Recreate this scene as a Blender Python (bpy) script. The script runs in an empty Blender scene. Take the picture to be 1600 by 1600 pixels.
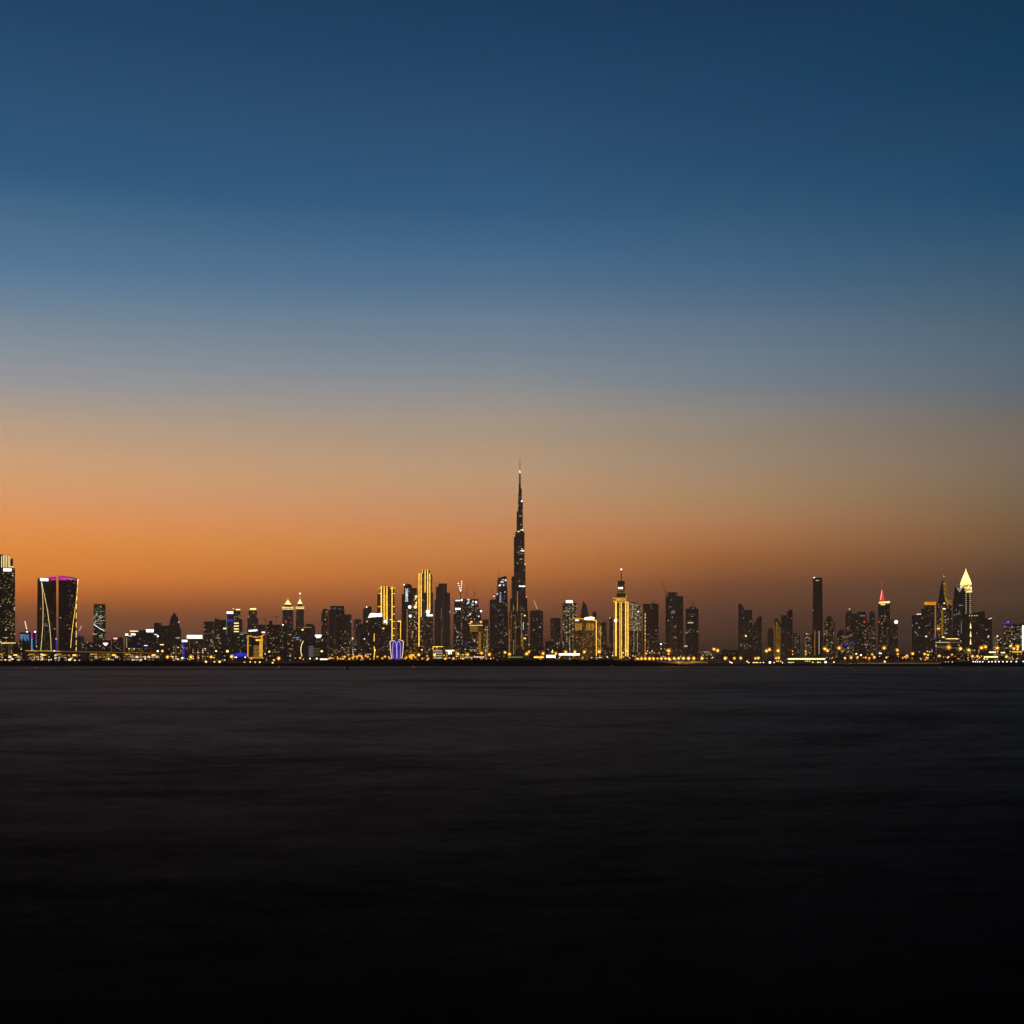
import bpy, bmesh, math, random
from mathutils import Vector, Matrix
R_ = math.radians
scene = bpy.context.scene
COL = scene.collection

# ------------------------------------------------------------------ camera
F = 2222.2          # focal length in photo pixels (photo 1600 wide)
HOR = 1030.0        # photo row of the horizon
CAM_H = 6.0
cam_d = bpy.data.cameras.new('camera')
cam_d.sensor_fit = 'HORIZONTAL'; cam_d.sensor_width = 36.0
cam_d.lens = 36.0 * F / 1600.0
cam_d.shift_y = (HOR - 800.0) / 1600.0
cam_d.clip_start = 0.5; cam_d.clip_end = 90000.0
cam = bpy.data.objects.new('camera', cam_d); COL.objects.link(cam)
cam.location = (0, 0, CAM_H); cam.rotation_euler = (R_(90), 0, 0)
scene.camera = cam

# ------------------------------------------------------------------ dusk sky
# colours (linear) by elevation in three compass directions: towards the afterglow, ahead, away from it
ROWS = [1030, 1000, 980, 960, 940, 920, 900, 860, 820, 780, 740, 690, 650, 600, 560, 490, 450, 410, 340, 300, 260, 180, 100, 20]
SKY_L = [(62,46,41),(88,60,49),(110,73,54),(130,82,55),(156,92,52),(185,106,54),(205,121,58),(220,136,64),(222,143,80),(218,150,100),(209,156,112),(192,157,128),(176,156,138),(157,150,148),(143,146,152),(113,133,151),(98,125,151),(84,117,148),(70,107,138),(63,100,133),(57,93,127),(48,84,119),(42,77,111),(38,70,103)]
SKY_C = [(59,44,39),(80,54,45),(96,62,49),(112,71,53),(131,80,55),(150,91,56),(170,103,58),(190,122,70),(195,133,87),(191,142,103),(185,148,115),(169,147,126),(157,145,134),(140,141,142),(124,134,145),(98,122,144),(84,113,141),(73,106,138),(58,95,129),(51,89,124),(46,84,119),(40,76,110),(35,69,102),(30,62,94)]
SKY_M = [(53,41,37),(67,50,42),(76,55,45),(86,59,47),(99,65,49),(112,72,52),(127,81,54),(155,100,62),(169,118,80),(168,130,94),(161,133,107),(149,134,118),(139,133,126),(122,128,134),(110,125,138),(87,112,134),(76,105,132),(68,99,129),(55,90,121),(48,84,116),(44,79,111),(37,71,104),(32,65,97),(27,59,90)]
SKY_R = [(48,39,36),(58,46,41),(65,50,43),(71,54,45),(77,58,47),(84,62,49),(91,66,51),(106,78,57),(118,91,66),(122,99,77),(123,105,87),(118,107,97),(110,107,104),(98,105,115),(89,105,118),(73,97,117),(65,92,115),(57,88,113),(46,80,110),(41,76,106),(37,72,103),(31,66,97),(27,61,91),(23,56,84)]
SKY_GAIN = {'L': [(0.114, 0.202, 0.334), (1.407, 1.183, 1.021), (1.638, 1.466, 1.17), (1.618, 1.381, 0.99), (1.843, 1.614, 0.843), (1.852, 1.703, 1.073), (1.833, 1.756, 1.135), (1.748, 1.698, 1.289), (1.774, 1.739, 1.524), (1.733, 1.728, 1.637), (1.703, 1.72, 1.661), (1.622, 1.582, 1.49), (1.524, 1.49, 1.422), (1.335, 1.408, 1.457), (1.257, 1.354, 1.399), (1.282, 1.338, 1.327), (1.202, 1.295, 1.306), (1.102, 1.265, 1.297), (1.049, 1.195, 1.229), (0.796, 1.157, 1.22), (0.524, 1.057, 1.167), (0.539, 1.08, 1.168), (0.537, 1.054, 1.144), (0.422, 0.987, 1.105)], 'C': [(0.482, 0.439, 0.529), (1.303, 1.084, 0.936), (1.534, 1.219, 0.935), (1.592, 1.323, 1.017), (1.694, 1.494, 1.046), (1.74, 1.591, 1.13), (1.773, 1.676, 1.234), (1.701, 1.668, 1.419), (1.673, 1.66, 1.593), (1.651, 1.67, 1.62), (1.627, 1.656, 1.641), (1.54, 1.522, 1.473), (1.487, 1.467, 1.418), (1.291, 1.36, 1.402), (1.207, 1.306, 1.356), (1.228, 1.305, 1.315), (1.104, 1.236, 1.271), (1.018, 1.224, 1.266), (0.73, 1.108, 1.194), (0.725, 1.118, 1.189), (0.672, 1.099, 1.169), (0.763, 1.07, 1.144), (0.491, 1.014, 1.104), (0.332, 0.98, 1.081)], 'M': [(0.312, 0.372, 0.509), (1.054, 0.923, 0.72), (1.376, 1.077, 0.847), (1.386, 1.239, 1.149), (1.526, 1.297, 0.995), (1.537, 1.365, 1.087), (1.697, 1.54, 1.096), (1.722, 1.634, 1.296), (1.683, 1.677, 1.564), (1.634, 1.667, 1.601), (1.623, 1.643, 1.636), (1.524, 1.501, 1.445), (1.458, 1.456, 1.414), (1.251, 1.348, 1.408), (1.228, 1.324, 1.365), (1.259, 1.3, 1.312), (1.067, 1.252, 1.292), (0.967, 1.208, 1.266), (0.84, 1.139, 1.2), (0.726, 1.099, 1.174), (0.599, 1.062, 1.151), (0.583, 1.034, 1.128), (0.429, 1.045, 1.123), (0.342, 0.953, 1.068)], 'R': [(0.296, 0.349, 0.371), (0.892, 0.99, 0.841), (1.114, 0.857, 0.739), (1.124, 1.034, 0.77), (1.512, 1.327, 1.032), (1.366, 1.288, 1.088), (1.433, 1.326, 1.085), (1.619, 1.588, 1.356), (1.578, 1.557, 1.324), (1.563, 1.572, 1.491), (1.554, 1.576, 1.518), (1.496, 1.454, 1.39), (1.388, 1.378, 1.327), (1.202, 1.331, 1.41), (1.186, 1.292, 1.331), (1.159, 1.279, 1.295), (1.056, 1.243, 1.286), (1.008, 1.196, 1.227), (0.646, 1.138, 1.209), (0.435, 1.059, 1.173), (0.37, 1.084, 1.175), (0.513, 1.035, 1.123), (0.079, 0.976, 1.102), (0.189, 0.975, 1.065)]}   # what the dusty air takes away or adds
def lin(c):
    c = c / 255.0
    return c / 12.92 if c <= 0.04045 else ((c + 0.055) / 1.055) ** 2.4
def lin3(c): return tuple(lin(v) for v in c)

world = bpy.data.worlds.new('World'); scene.world = world; world.use_nodes = True
wt = world.node_tree; wn = wt.nodes; wl = wt.links
bg = wn['Background']
def wmath(op, a, b=None, clamp=False):
    n = wn.new('ShaderNodeMath'); n.operation = op; n.use_clamp = clamp
    for i, v in enumerate((a, b)):
        if v is None: continue
        if isinstance(v, (int, float)): n.inputs[i].default_value = v
        else: wl.new(v, n.inputs[i])
    return n.outputs[0]
tc = wn.new('ShaderNodeTexCoord'); sx = wn.new('ShaderNodeSeparateXYZ')
wl.new(tc.outputs['Generated'], sx.inputs[0])
el = wmath('ARCSINE', sx.outputs['Z'])
az = wmath('ARCTAN2', sx.outputs['X'], sx.outputs['Y'])
EL_MAX = R_(42)
elf = wmath('DIVIDE', el, EL_MAX, True)
def ramp(cols, gains, dist, zen):
    n = wn.new('ShaderNodeValToRGB'); r = n.color_ramp; r.interpolation = 'CARDINAL'
    pts = [(math.atan((HOR - y) / dist) / EL_MAX, tuple(v * w * 0.4 for v, w in zip(lin3(c), g))) for y, c, g in zip(ROWS, cols, gains)]
    pts.append((1.0, tuple(v * 0.4 for v in lin3(zen))))
    while len(r.elements) < len(pts): r.elements.new(0.5)
    for e, (p, c) in zip(r.elements, pts):
        e.position = p
    for e, (p, c) in zip(r.elements, pts):
        e.color = (*c, 1)
    wl.new(elf, n.inputs[0]); return n.outputs[0]
def wmix(f, a, b):
    n = wn.new('ShaderNodeMix'); n.data_type = 'RGBA'
    if isinstance(f, (int, float)): n.inputs[0].default_value = f
    else: wl.new(f, n.inputs[0])
    wl.new(a, n.inputs[6]); wl.new(b, n.inputs[7]); return n.outputs[2]
rl = ramp(SKY_L, SKY_GAIN['L'], 2362, (20, 42, 70))
rc = ramp(SKY_C, SKY_GAIN['C'], 2222, (18, 40, 68))
rm = ramp(SKY_M, SKY_GAIN['M'], 2246, (16, 37, 63))
rr = ramp(SKY_R, SKY_GAIN['R'], 2362, (14, 34, 58))
def smooth(v, a, b):
    n = wn.new('ShaderNodeMapRange'); n.interpolation_type = 'SMOOTHSTEP'
    wl.new(v, n.inputs[0]); n.inputs[1].default_value = a; n.inputs[2].default_value = b
    return n.outputs[0]
def linstep(v, a, b):
    n = wn.new('ShaderNodeMapRange'); n.clamp = True
    wl.new(v, n.inputs[0]); n.inputs[1].default_value = a; n.inputs[2].default_value = b
    return n.outputs[0]
front = wmix(linstep(az, R_(-19.8), 0.0), rl, rc)
front = wmix(linstep(az, 0.0, R_(8.45)), front, rm)
front = wmix(linstep(az, R_(8.45), R_(19.8)), front, rr)
nb = wn.new('ShaderNodeValToRGB')       # the night side, behind the camera
nb.color_ramp.elements[0].position = 0.0; nb.color_ramp.elements[0].color = (*lin3((19, 20, 26)), 1)
nb.color_ramp.elements[1].position = 1.0; nb.color_ramp.elements[1].color = (*lin3((8, 19, 34)), 1)
e = nb.color_ramp.elements.new(0.25); e.color = (*lin3((22, 28, 40)), 1)
wl.new(elf, nb.inputs[0])
sky = wmix(smooth(wmath('ABSOLUTE', az), R_(40), R_(110)), front, nb.outputs[0])
# a last trace of physical twilight from the sun below the horizon on the left
nish = wn.new('ShaderNodeTexSky'); nish.sky_type = 'NISHITA'; nish.sun_disc = False
nish.sun_elevation = R_(-4.0); nish.sun_rotation = R_(-32); nish.dust_density = 3.0
addn = wn.new('ShaderNodeMix'); addn.data_type = 'RGBA'; addn.blend_type = 'ADD'; addn.inputs[0].default_value = 0.008
wl.new(sky, addn.inputs[6]); wl.new(nish.outputs[0], addn.inputs[7])
wl.new(addn.outputs[2], bg.inputs['Color']); bg.inputs['Strength'].default_value = 2.5

scene.view_settings.view_transform = 'Standard'; scene.view_settings.look = 'None'
scene.view_settings.exposure = 0.0; scene.view_settings.gamma = 1.0
cy = scene.cycles
cy.max_bounces = 5; cy.diffuse_bounces = 2; cy.glossy_bounces = 2; cy.volume_bounces = 0
cy.sample_clamp_indirect = 2.0; cy.caustics_reflective = False; cy.caustics_refractive = False
cy.use_denoising = True

# ------------------------------------------------------------------ materials
def new_mat(name):
    m = bpy.data.materials.new(name); m.use_nodes = True
    return m, m.node_tree.nodes, m.node_tree.links
def plain(name, col, rough=0.7, noise=0.25, scale=0.15, metal=0.0):
    m, n, l = new_mat(name); b = n['Principled BSDF']
    b.inputs['Roughness'].default_value = rough; b.inputs['Metallic'].default_value = metal
    b.inputs['Specular IOR Level'].default_value = 0.25
    t = n.new('ShaderNodeTexNoise'); t.inputs['Scale'].default_value = scale; t.inputs['Detail'].default_value = 5
    c = n.new('ShaderNodeTexCoord'); l.new(c.outputs['Object'], t.inputs['Vector'])
    mx = n.new('ShaderNodeMix'); mx.data_type = 'RGBA'
    mx.inputs[6].default_value = (*[v * (1 - noise) for v in col], 1); mx.inputs[7].default_value = (*[v * (1 + noise) for v in col], 1)
    l.new(t.outputs[0], mx.inputs[0]); l.new(mx.outputs[2], b.inputs['Base Color'])
    return m
def glow(name, col, strength, sample=False, wob=0.0):
    m, n, l = new_mat(name); b = n['Principled BSDF']
    b.inputs['Base Color'].default_value = (0.05, 0.05, 0.05, 1)
    b.inputs['Emission Color'].default_value = (*col, 1); b.inputs['Emission Strength'].default_value = strength
    if wob:
        c = n.new('ShaderNodeTexCoord'); t = n.new('ShaderNodeTexNoise'); t.inputs['Scale'].default_value = 0.18
        l.new(c.outputs['Object'], t.inputs['Vector'])
        mr = n.new('ShaderNodeMapRange'); mr.inputs[1].default_value = 0.3; mr.inputs[2].default_value = 0.7
        mr.inputs[3].default_value = strength * (1 - wob); mr.inputs[4].default_value = strength * (1 + wob)
        l.new(t.outputs[0], mr.inputs[0]); l.new(mr.outputs[0], b.inputs['Emission Strength'])
    if not sample: m.cycles.emission_sampling = 'NONE'
    return m
WARM = (1.0, 0.58, 0.16); GREENY = (0.9, 0.72, 0.22)
def facade(name, wall, glass=(0.02, 0.022, 0.026), bay=5.0, storey=4.2, wf=0.6, hf=0.55, lit=0.05, litcol=(1.0, 0.62, 0.2), litstr=0.8, stripes=0.35, whiten=1.0):
    """wall with a grid of windows on its UV (metres round the plan, metres up); a few rooms have their lamps on; on floodlit walls the cells paint that light"""
    m, n, l = new_mat(name); b = n['Principled BSDF']
    uv = n.new('ShaderNodeUVMap'); s = n.new('ShaderNodeSeparateXYZ'); l.new(uv.outputs[0], s.inputs[0])
    oi = n.new('ShaderNodeObjectInfo')
    def M(op, a, c=None, clamp=False):
        q = n.new('ShaderNodeMath'); q.operation = op; q.use_clamp = clamp
        for i, v in enumerate((a, c)):
            if v is None: continue
            if isinstance(v, (int, float)): q.inputs[i].default_value = v
            else: l.new(v, q.inputs[i])
        return q.outputs[0]
    u = M('DIVIDE', s.outputs[0], bay); v = M('DIVIDE', s.outputs[1], storey)
    seed = M('MULTIPLY', oi.outputs['Random'], 517.0)
    cu = M('ADD', M('FLOOR', u), seed); cv = M('FLOOR', v)
    def WN(x, y):
        q = n.new('ShaderNodeTexWhiteNoise'); q.noise_dimensions = '2D'
        cb = n.new('ShaderNodeCombineXYZ')
        for i, w in enumerate((x, y)):
            if isinstance(w, (int, float)): cb.inputs[i].default_value = w
            else: l.new(w, cb.inputs[i])
        l.new(cb.outputs[0], q.inputs['Vector']); return q.outputs['Value']
    rnd = WN(cu, cv); rnd2 = WN(M('ADD', cu, 37.3), M('ADD', cv, 91.7))
    colr = WN(cu, 3.0); floorr = WN(seed, cv)
    inx = M('LESS_THAN', M('ABSOLUTE', M('SUBTRACT', M('FRACT', u), 0.5)), wf / 2)
    iny = M('LESS_THAN', M('ABSOLUTE', M('SUBTRACT', M('FRACT', v), 0.5)), hf / 2)
    win = M('MULTIPLY', inx, iny)
    # chance of a lit room: some stair columns and some floors are livelier
    chance = M('MULTIPLY', M('ADD', 0.25, M('ADD', M('MULTIPLY', M('POWER', colr, 3.0), 2.2), M('POWER', floorr, 5.0))), lit)
    islit = M('MULTIPLY', M('LESS_THAN', rnd, chance), win)
    st = M('MULTIPLY', islit, M('MULTIPLY', M('ADD', 0.12, M('POWER', rnd2, 3.0)), litstr))
    # wall tone varies bay by bay (recesses, balconies)
    bayr = WN(M('FLOOR', M('DIVIDE', u, 2.0)), 11.0)
    tone = M('ADD', 1.0 - stripes, M('MULTIPLY', bayr, 2 * stripes))
    wc = n.new('ShaderNodeVectorMath'); wc.operation = 'SCALE'; wc.inputs[0].default_value = wall; l.new(tone, wc.inputs['Scale'])
    mx = n.new('ShaderNodeMix'); mx.data_type = 'RGBA'
    l.new(win, mx.inputs[0]); l.new(wc.outputs[0], mx.inputs[6]); mx.inputs[7].default_value = (*glass, 1)
    l.new(mx.outputs[2], b.inputs['Base Color'])
    l.new(M('SUBTRACT', 0.8, M('MULTIPLY', win, 0.55)), b.inputs['Roughness'])
    cm = n.new('ShaderNodeMix'); cm.data_type = 'RGBA'
    cm.inputs[6].default_value = (*litcol, 1); cm.inputs[7].default_value = (0.95, 0.9, 0.75, 1)
    l.new(M('MULTIPLY', M('POWER', rnd2, 3.0), whiten), cm.inputs[0])
    l.new(cm.outputs[2], b.inputs['Emission Color']); l.new(st, b.inputs['Emission Strength'])
    b.inputs['Specular IOR Level'].default_value = 0.3
    m.cycles.emission_sampling = 'NONE'
    return m
FA = {
 'brown':  facade('brown facade', (0.34, 0.25, 0.18), lit=0.08, litcol=WARM, litstr=1.0),
 'brown2': facade('brown ribbed facade', (0.34, 0.26, 0.20), bay=4, wf=0.5, lit=0.03, litstr=0.9, stripes=0.6),
 'grey':   facade('grey facade', (0.26, 0.25, 0.25), lit=0.06, litcol=(1, 0.75, 0.42), litstr=1.0),
 'dark':   facade('dark glass facade', (0.07, 0.065, 0.065), wf=0.8, hf=0.7, lit=0.03, litstr=0.8),
 'dark2':  facade('dark facade with few lit rooms', (0.13, 0.10, 0.085), lit=0.05, litcol=WARM, litstr=0.6),
 'lively': facade('facade with many lit rooms', (0.16, 0.13, 0.11), bay=5.5, storey=4.5, lit=0.42, litcol=GREENY, litstr=1.3),
 'homes':  facade('apartment facade', (0.2, 0.16, 0.13), bay=5.5, storey=4.4, lit=0.2, litcol=(1.0, 0.55, 0.12), litstr=1.4),
 'gold':   facade('gold facade with painted glow', (0.42, 0.30, 0.16), bay=4.2, storey=4, lit=1.6, whiten=0.1, litcol=(1, 0.45, 0.02), litstr=0.5, stripes=0.3),  # gold floodlighting put into the facade as emissive cells
 'cool':   facade('blue grey glass facade', (0.10, 0.11, 0.13), wf=0.75, hf=0.7, lit=0.03, litcol=(0.8, 0.85, 1.0), litstr=1.0),
 'site':   facade('unfinished concrete facade', (0.22, 0.18, 0.155), glass=(0.012, 0.01, 0.01), bay=6.5, storey=4.2, wf=0.85, hf=0.7, lit=0.02, litcol=(1, 0.85, 0.6), litstr=0.9),
 'podium': facade('lit shop podium', (0.2, 0.15, 0.1), bay=6, storey=5, wf=0.7, hf=0.6, lit=1.2, litcol=(1, 0.5, 0.06), litstr=1.1),
 'street': facade('low street block facade', (0.15, 0.12, 0.1), bay=5, storey=4, lit=0.5, litcol=(1, 0.52, 0.08), litstr=1.1),
 'beige':  facade('beige stone facade', (0.5, 0.42, 0.32), bay=4.5, storey=4.2, wf=0.5, hf=0.5, lit=0.12, litcol=(1, 0.7, 0.3), litstr=1.2),
 'teal':   facade('green grey glass facade', (0.10, 0.22, 0.15), (0.02, 0.045, 0.032), wf=0.8, hf=0.6, lit=0.2, litcol=(0.6, 0.85, 0.35), litstr=0.9),
 'pale':   facade('pale ribbed facade', (0.62, 0.52, 0.44), bay=4, wf=0.35, hf=0.5, lit=0.03, litstr=0.6, stripes=0.5),
 'stripewall': facade('wall with painted strip glow', (0.45, 0.33, 0.15), bay=4, storey=4, wf=0.7, hf=0.7, lit=1.6, whiten=0.1, litcol=(1, 0.5, 0.02), litstr=0.17, stripes=0.3),  # glow of the strips on the wall, painted in as weak emission
}
FA['bare'] = facade('plain dark glass facade', (0.07, 0.062, 0.055), wf=0.8, hf=0.7, lit=0.003, litstr=0.8)
ROOF = plain('roof screed', (0.12, 0.1, 0.09))
STEEL = plain('dark steel', (0.08, 0.07, 0.065), 0.5, metal=0.4)
CONC = plain('concrete', (0.28, 0.25, 0.22))
GEM = {
 'white': glow('white lamp light', (1.0, 0.97, 0.9), 3.0, True),
 'coolw': glow('cool white light', (0.85, 0.92, 1.0), 1.6),
 'sign':  glow('white sign light', (1.0, 0.95, 0.82), 2.6, True),
 'strip': glow('yellow strip light', (1.0, 0.56, 0.06), 2.3, True, 0.3),
 'strip2':glow('dim yellow strip light', (1.0, 0.52, 0.05), 0.75, True, 0.25),
 'pale':  glow('pale yellow light', (1.0, 0.74, 0.28), 2.2, True),
 'gold':  glow('gold light', (1.0, 0.44, 0.02), 1.0, True, 0.2),
 'golddim': glow('dim gold light', (1.0, 0.45, 0.02), 0.3, False, 0.3),
 'amber': glow('amber lamp light', (1.0, 0.40, 0.03), 1.7, True),
 'amberp':glow('pale amber lamp light', (1.0, 0.52, 0.12), 2.0, True),
 'blue':  glow('blue light', (0.03, 0.04, 1.0), 0.6, False, 0.5),
 'cyan':  glow('cyan light', (0.05, 0.55, 1.0), 1.0),
 'violet':glow('violet light', (0.13, 0.05, 0.85), 0.3, False, 0.6),
 'lilac': glow('pale lilac light', (0.6, 0.48, 1.0), 1.0),
 'mag':   glow('magenta light', (0.85, 0.02, 0.5), 0.95, True, 0.25),
 'red':   glow('red light', (1.0, 0.05, 0.03), 1.1),
 'redw':  glow('white red light', (1.0, 0.55, 0.4), 1.6),
 'green': glow('yellow green light', (0.6, 0.8, 0.08), 0.5),
 'w1':    glow('warm room light', (1.0, 0.62, 0.2), 0.52),
 'w2':    glow('bright room light', (1.0, 0.80, 0.45), 0.85),
 'w3':    glow('dim room light', (1.0, 0.58, 0.18), 0.2),
 'w4':    glow('cool room light', (0.85, 0.92, 1.0), 0.38),
 'w5':    glow('gold room light', (1.0, 0.5, 0.05), 0.65),
 'w6':    glow('greenish room light', (0.8, 0.85, 0.4), 0.25),
}
# ------------------------------------------------------------------ mesh helpers
def link_mesh(name, bm, mats, parent=None):
    me = bpy.data.meshes.new(name); bm.to_mesh(me); bm.free()
    for m in (mats if isinstance(mats, (list, tuple)) else [mats]): me.materials.append(m)
    o = bpy.data.objects.new(name, me); COL.objects.link(o)
    if parent: o.parent = parent
    return o
def bm_loft(bm, rings, cap_mat=1, wall_mat=0, z_uv=True):
    """rings: list of equal-length closed loops (bottom to top) of xyz; walls get UV in metres"""
    uvl = bm.loops.layers.uv.verify()
    n = len(rings[0]); vs = [[bm.verts.new(p) for p in r] for r in rings]
    big = max(range(len(rings)), key=lambda i: sum((Vector(rings[i][k]) - Vector(rings[i][k - 1])).length for k in range(n)))
    us = [0.0]
    for k in range(n): us.append(us[-1] + (Vector(rings[big][(k + 1) % n]).xy - Vector(rings[big][k]).xy).length)
    for a in range(len(rings) - 1):
        for k in range(n):
            k2 = (k + 1) % n
            q = [vs[a][k], vs[a][k2], vs[a + 1][k2], vs[a + 1][k]]
            try: f = bm.faces.new(q)
            except ValueError: continue
            f.material_index = wall_mat
            for lp, uu, v in zip(f.loops, (us[k], us[k + 1], us[k + 1], us[k]), q): lp[uvl].uv = (uu, v.co.z)
    for ring, flip in ((vs[0], True), (vs[-1], False)):
        try:
            f = bm.faces.new(list(reversed(ring)) if flip else ring); f.material_index = cap_mat
        except ValueError: pass
def bm_box(bm, x0, x1, y0, y1, z0, z1, mi=0):
    bm_loft(bm, [[(x0, y0, z), (x1, y0, z), (x1, y1, z), (x0, y1, z)] for z in (z0, z1)], mi, mi)
def bm_bar(bm, a, b, w, d=None):
    a = Vector(a); b = Vector(b); t = (b - a)
    if t.length < 1e-6: return
    t.normalize(); side = t.cross(Vector((0, 1, 0)))
    if side.length < 1e-3: side = Vector((1, 0, 0))
    side.normalize(); up = side.cross(t).normalized(); d = d or w
    def ring(p): return [p + side * (sx * w / 2) + up * (sy * d / 2) for sx, sy in ((-1, -1), (1, -1), (1, 1), (-1, 1))]
    bm_loft(bm, [ring(a), ring(b)], 0, 0)
def footprint(shape, w, t):
    """closed loop, counter-clockwise from above, front edge on y=0"""
    h = w / 2
    if shape == 'box': return [(-h, 0), (h, 0), (h, t), (-h, t)]
    if shape == 'chamfer':
        c = min(w, t) * 0.22
        return [(-h + c, 0), (h - c, 0), (h, c), (h, t - c), (h - c, t), (-h + c, t), (-h, t - c), (-h, c)]
    if shape == 'round':
        k = 20; return [(h * math.cos(2 * math.pi * i / k - math.pi / 2), t / 2 + t / 2 * math.sin(2 * math.pi * i / k - math.pi / 2)) for i in range(k)]
    if shape == 'bow':       # flat back, curved front
        k = 9; pts = [(-h + w * i / (k - 1), 0.22 * w * (2 * i / (k - 1) - 1) ** 2) for i in range(k)]
        return pts + [(h, t), (-h, t)]
    if shape == 'notch':     # stepped plan with recessed corners
        c = w * 0.16
        return [(-h + c, 0), (h - c, 0), (h - c, c), (h, c), (h, t), (-h, t), (-h, c), (-h + c, c)]
    if shape.startswith('yaw'):
        a = R_(float(shape[3:])); ca, sa = math.cos(a), abs(math.sin(a)); r = t / w
        W = w / (ca + r * sa); T = W * r
        p = [(-W / 2, -T / 2), (W / 2, -T / 2), (W / 2, T / 2), (-W / 2, T / 2)]
        p = [(x * math.cos(a) - y * math.sin(a), x * math.sin(a) + y * math.cos(a)) for x, y in p]
        m = min(y for _, y in p); return [(x, y - m) for x, y in p]
    raise ValueError(shape)

LAND_Z = 2.0
THINGS = []     # (px, D, short phrase) for wording lamp labels
def tag(o, label, cat, group=None):
    o['label'] = label; o['category'] = cat
    if group: o['group'] = group
    return o
UNIT_BOX = None
def unit_box():
    bm = bmesh.new(); bm_box(bm, -0.5, 0.5, -0.5, 0.5, -0.5, 0.5); me = bpy.data.meshes.new('window_pane'); bm.to_mesh(me); bm.free(); return me
WIN_ME = {}
class Bld:
    """a building given by photo columns/rows, standing on land at distance D and turned to face the camera"""
    def __init__(s, name, label, cat, x0, x1, D, group=None, short=None, z=LAND_Z):
        s.cx = (x0 + x1) / 2; s.D = D; s.x0, s.x1 = x0, x1
        s.az = math.atan((s.cx - 800) / F)
        s.k = D * math.cos(s.az) / F            # metres per photo pixel sideways
        s.kz = D / F; s.zb = z
        e = bpy.data.objects.new(name, None); COL.objects.link(e)
        e.location = ((s.cx - 800) * D / F, D, z); e.rotation_euler = (0, 0, -s.az)
        tag(e, label, cat, group); s.e = e; s.rng = random.Random(name + label)
        if short: THINGS.append((x0, x1, short))
        s.T = None
    def X(s, px): return (px - s.cx) * s.k
    def Z(s, py): return CAM_H + (HOR - py) * s.kz - s.zb
    def body(s, part, x0, x1, top, mat, shape='box', t=None, bot=None, taper=1.0, y=0.0, mats=None, tw=None):
        w = (x1 - x0) * s.k; t = (t * s.k if t else min(w, 45)); xc = s.X((x0 + x1) / 2)
        z0 = 0.0 if bot is None else s.Z(bot); z1 = s.Z(top)
        fp = footprint(shape, w, t); bm = bmesh.new()
        ym = t / 2
        r0 = [(xc + a, y + b, z0) for a, b in fp]
        r1 = [(xc + a * taper, y + ym + (b - ym) * taper, z1) for a, b in fp]
        rings = [r0, r1]
        bm_loft(bm, rings)
        # low parapet round the roof edge, inset from the wall face
        s.T = t
        return link_mesh(part, bm, mats or [FA[mat] if isinstance(mat, str) and mat in FA else mat, ROOF], s.e)
    def outline(s, part, pts, mat, t=30, y=0.0, roof=None):
        """extrude a face-on outline (photo px) back by t metres"""
        P = [(s.X(a), max(0.0, s.Z(b))) for a, b in pts]
        area = sum(P[i - 1][0] * P[i][1] - P[i][0] * P[i - 1][1] for i in range(len(P)))
        if area < 0: P.reverse()
        bm = bmesh.new(); uvl = bm.loops.layers.uv.verify()
        fr = [bm.verts.new((a, y, b)) for a, b in P]; bk = [bm.verts.new((a, y + t, b)) for a, b in P]
        f = bm.faces.new(fr); g = bm.faces.new(list(reversed(bk))); n = len(P)
        for ff in (f, g):
            for lp in ff.loops: lp[uvl].uv = (lp.vert.co.x + 200, lp.vert.co.z)
        for i in range(n):
            j = (i + 1) % n
            q = bm.faces.new([fr[j], fr[i], bk[i], bk[j]])
            for lp in q.loops: lp[uvl].uv = (lp.vert.co.y + lp.vert.co.x, lp.vert.co.z)
        s.T = t
        return link_mesh(part, bm, [FA[mat] if isinstance(mat, str) and mat in FA else mat, ROOF], s.e)
    def lathe(s, part, prof, mat, cx=None, y=0.0, seg=14, yc=None):
        """prof: (half width px, row) from bottom to top"""
        xc = s.X(s.cx if cx is None else cx); rm = max(p[0] for p in prof) * s.k
        yc = y + rm if yc is None else yc
        bm = bmesh.new(); rings = []
        for hw, row in prof:
            r = max(hw * s.k, 0.05)
            rings.append([(xc + r * math.cos(2 * math.pi * i / seg - math.pi / 2), yc + r * math.sin(2 * math.pi * i / seg - math.pi / 2), max(0, s.Z(row))) for i in range(seg)])
        bm_loft(bm, rings)
        return link_mesh(part, bm, [FA[mat] if isinstance(mat, str) and mat in FA else mat, ROOF], s.e)
    def line(s, pts, w, mat, part='light_strip', y=-0.6):
        """lit tube run along the facade; w in photo px"""
        bm = bmesh.new(); P = [Vector((s.X(a), y, s.Z(b))) for a, b in pts]
        for a, b in zip(P, P[1:]):
            bm_bar(bm, a, b, w * s.k, 0.7)
        return link_mesh(part, bm, GEM[mat], s.e)
    def panel(s, x0, x1, y0, y1, mat='sign', part='sign', y=-0.3, t=0.8, tilt=0):
        """lit board on the facade"""
        bm = bmesh.new()
        q = [(s.X(x0), s.Z(y1)), (s.X(x1), s.Z(y1 - tilt)), (s.X(x1), s.Z(y0 - tilt)), (s.X(x0), s.Z(y0))]
        bm_loft(bm, [[(q[0][0], y - t, q[0][1]), (q[1][0], y - t, q[1][1]), (q[1][0], y, q[1][1]), (q[0][0], y, q[0][1])],
                     [(q[3][0], y - t, q[3][1]), (q[2][0], y - t, q[2][1]), (q[2][0], y, q[2][1]), (q[3][0], y, q[3][1])]], 0, 0)
        return link_mesh(part, bm, GEM[mat] if isinstance(mat, str) else mat, s.e)
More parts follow.
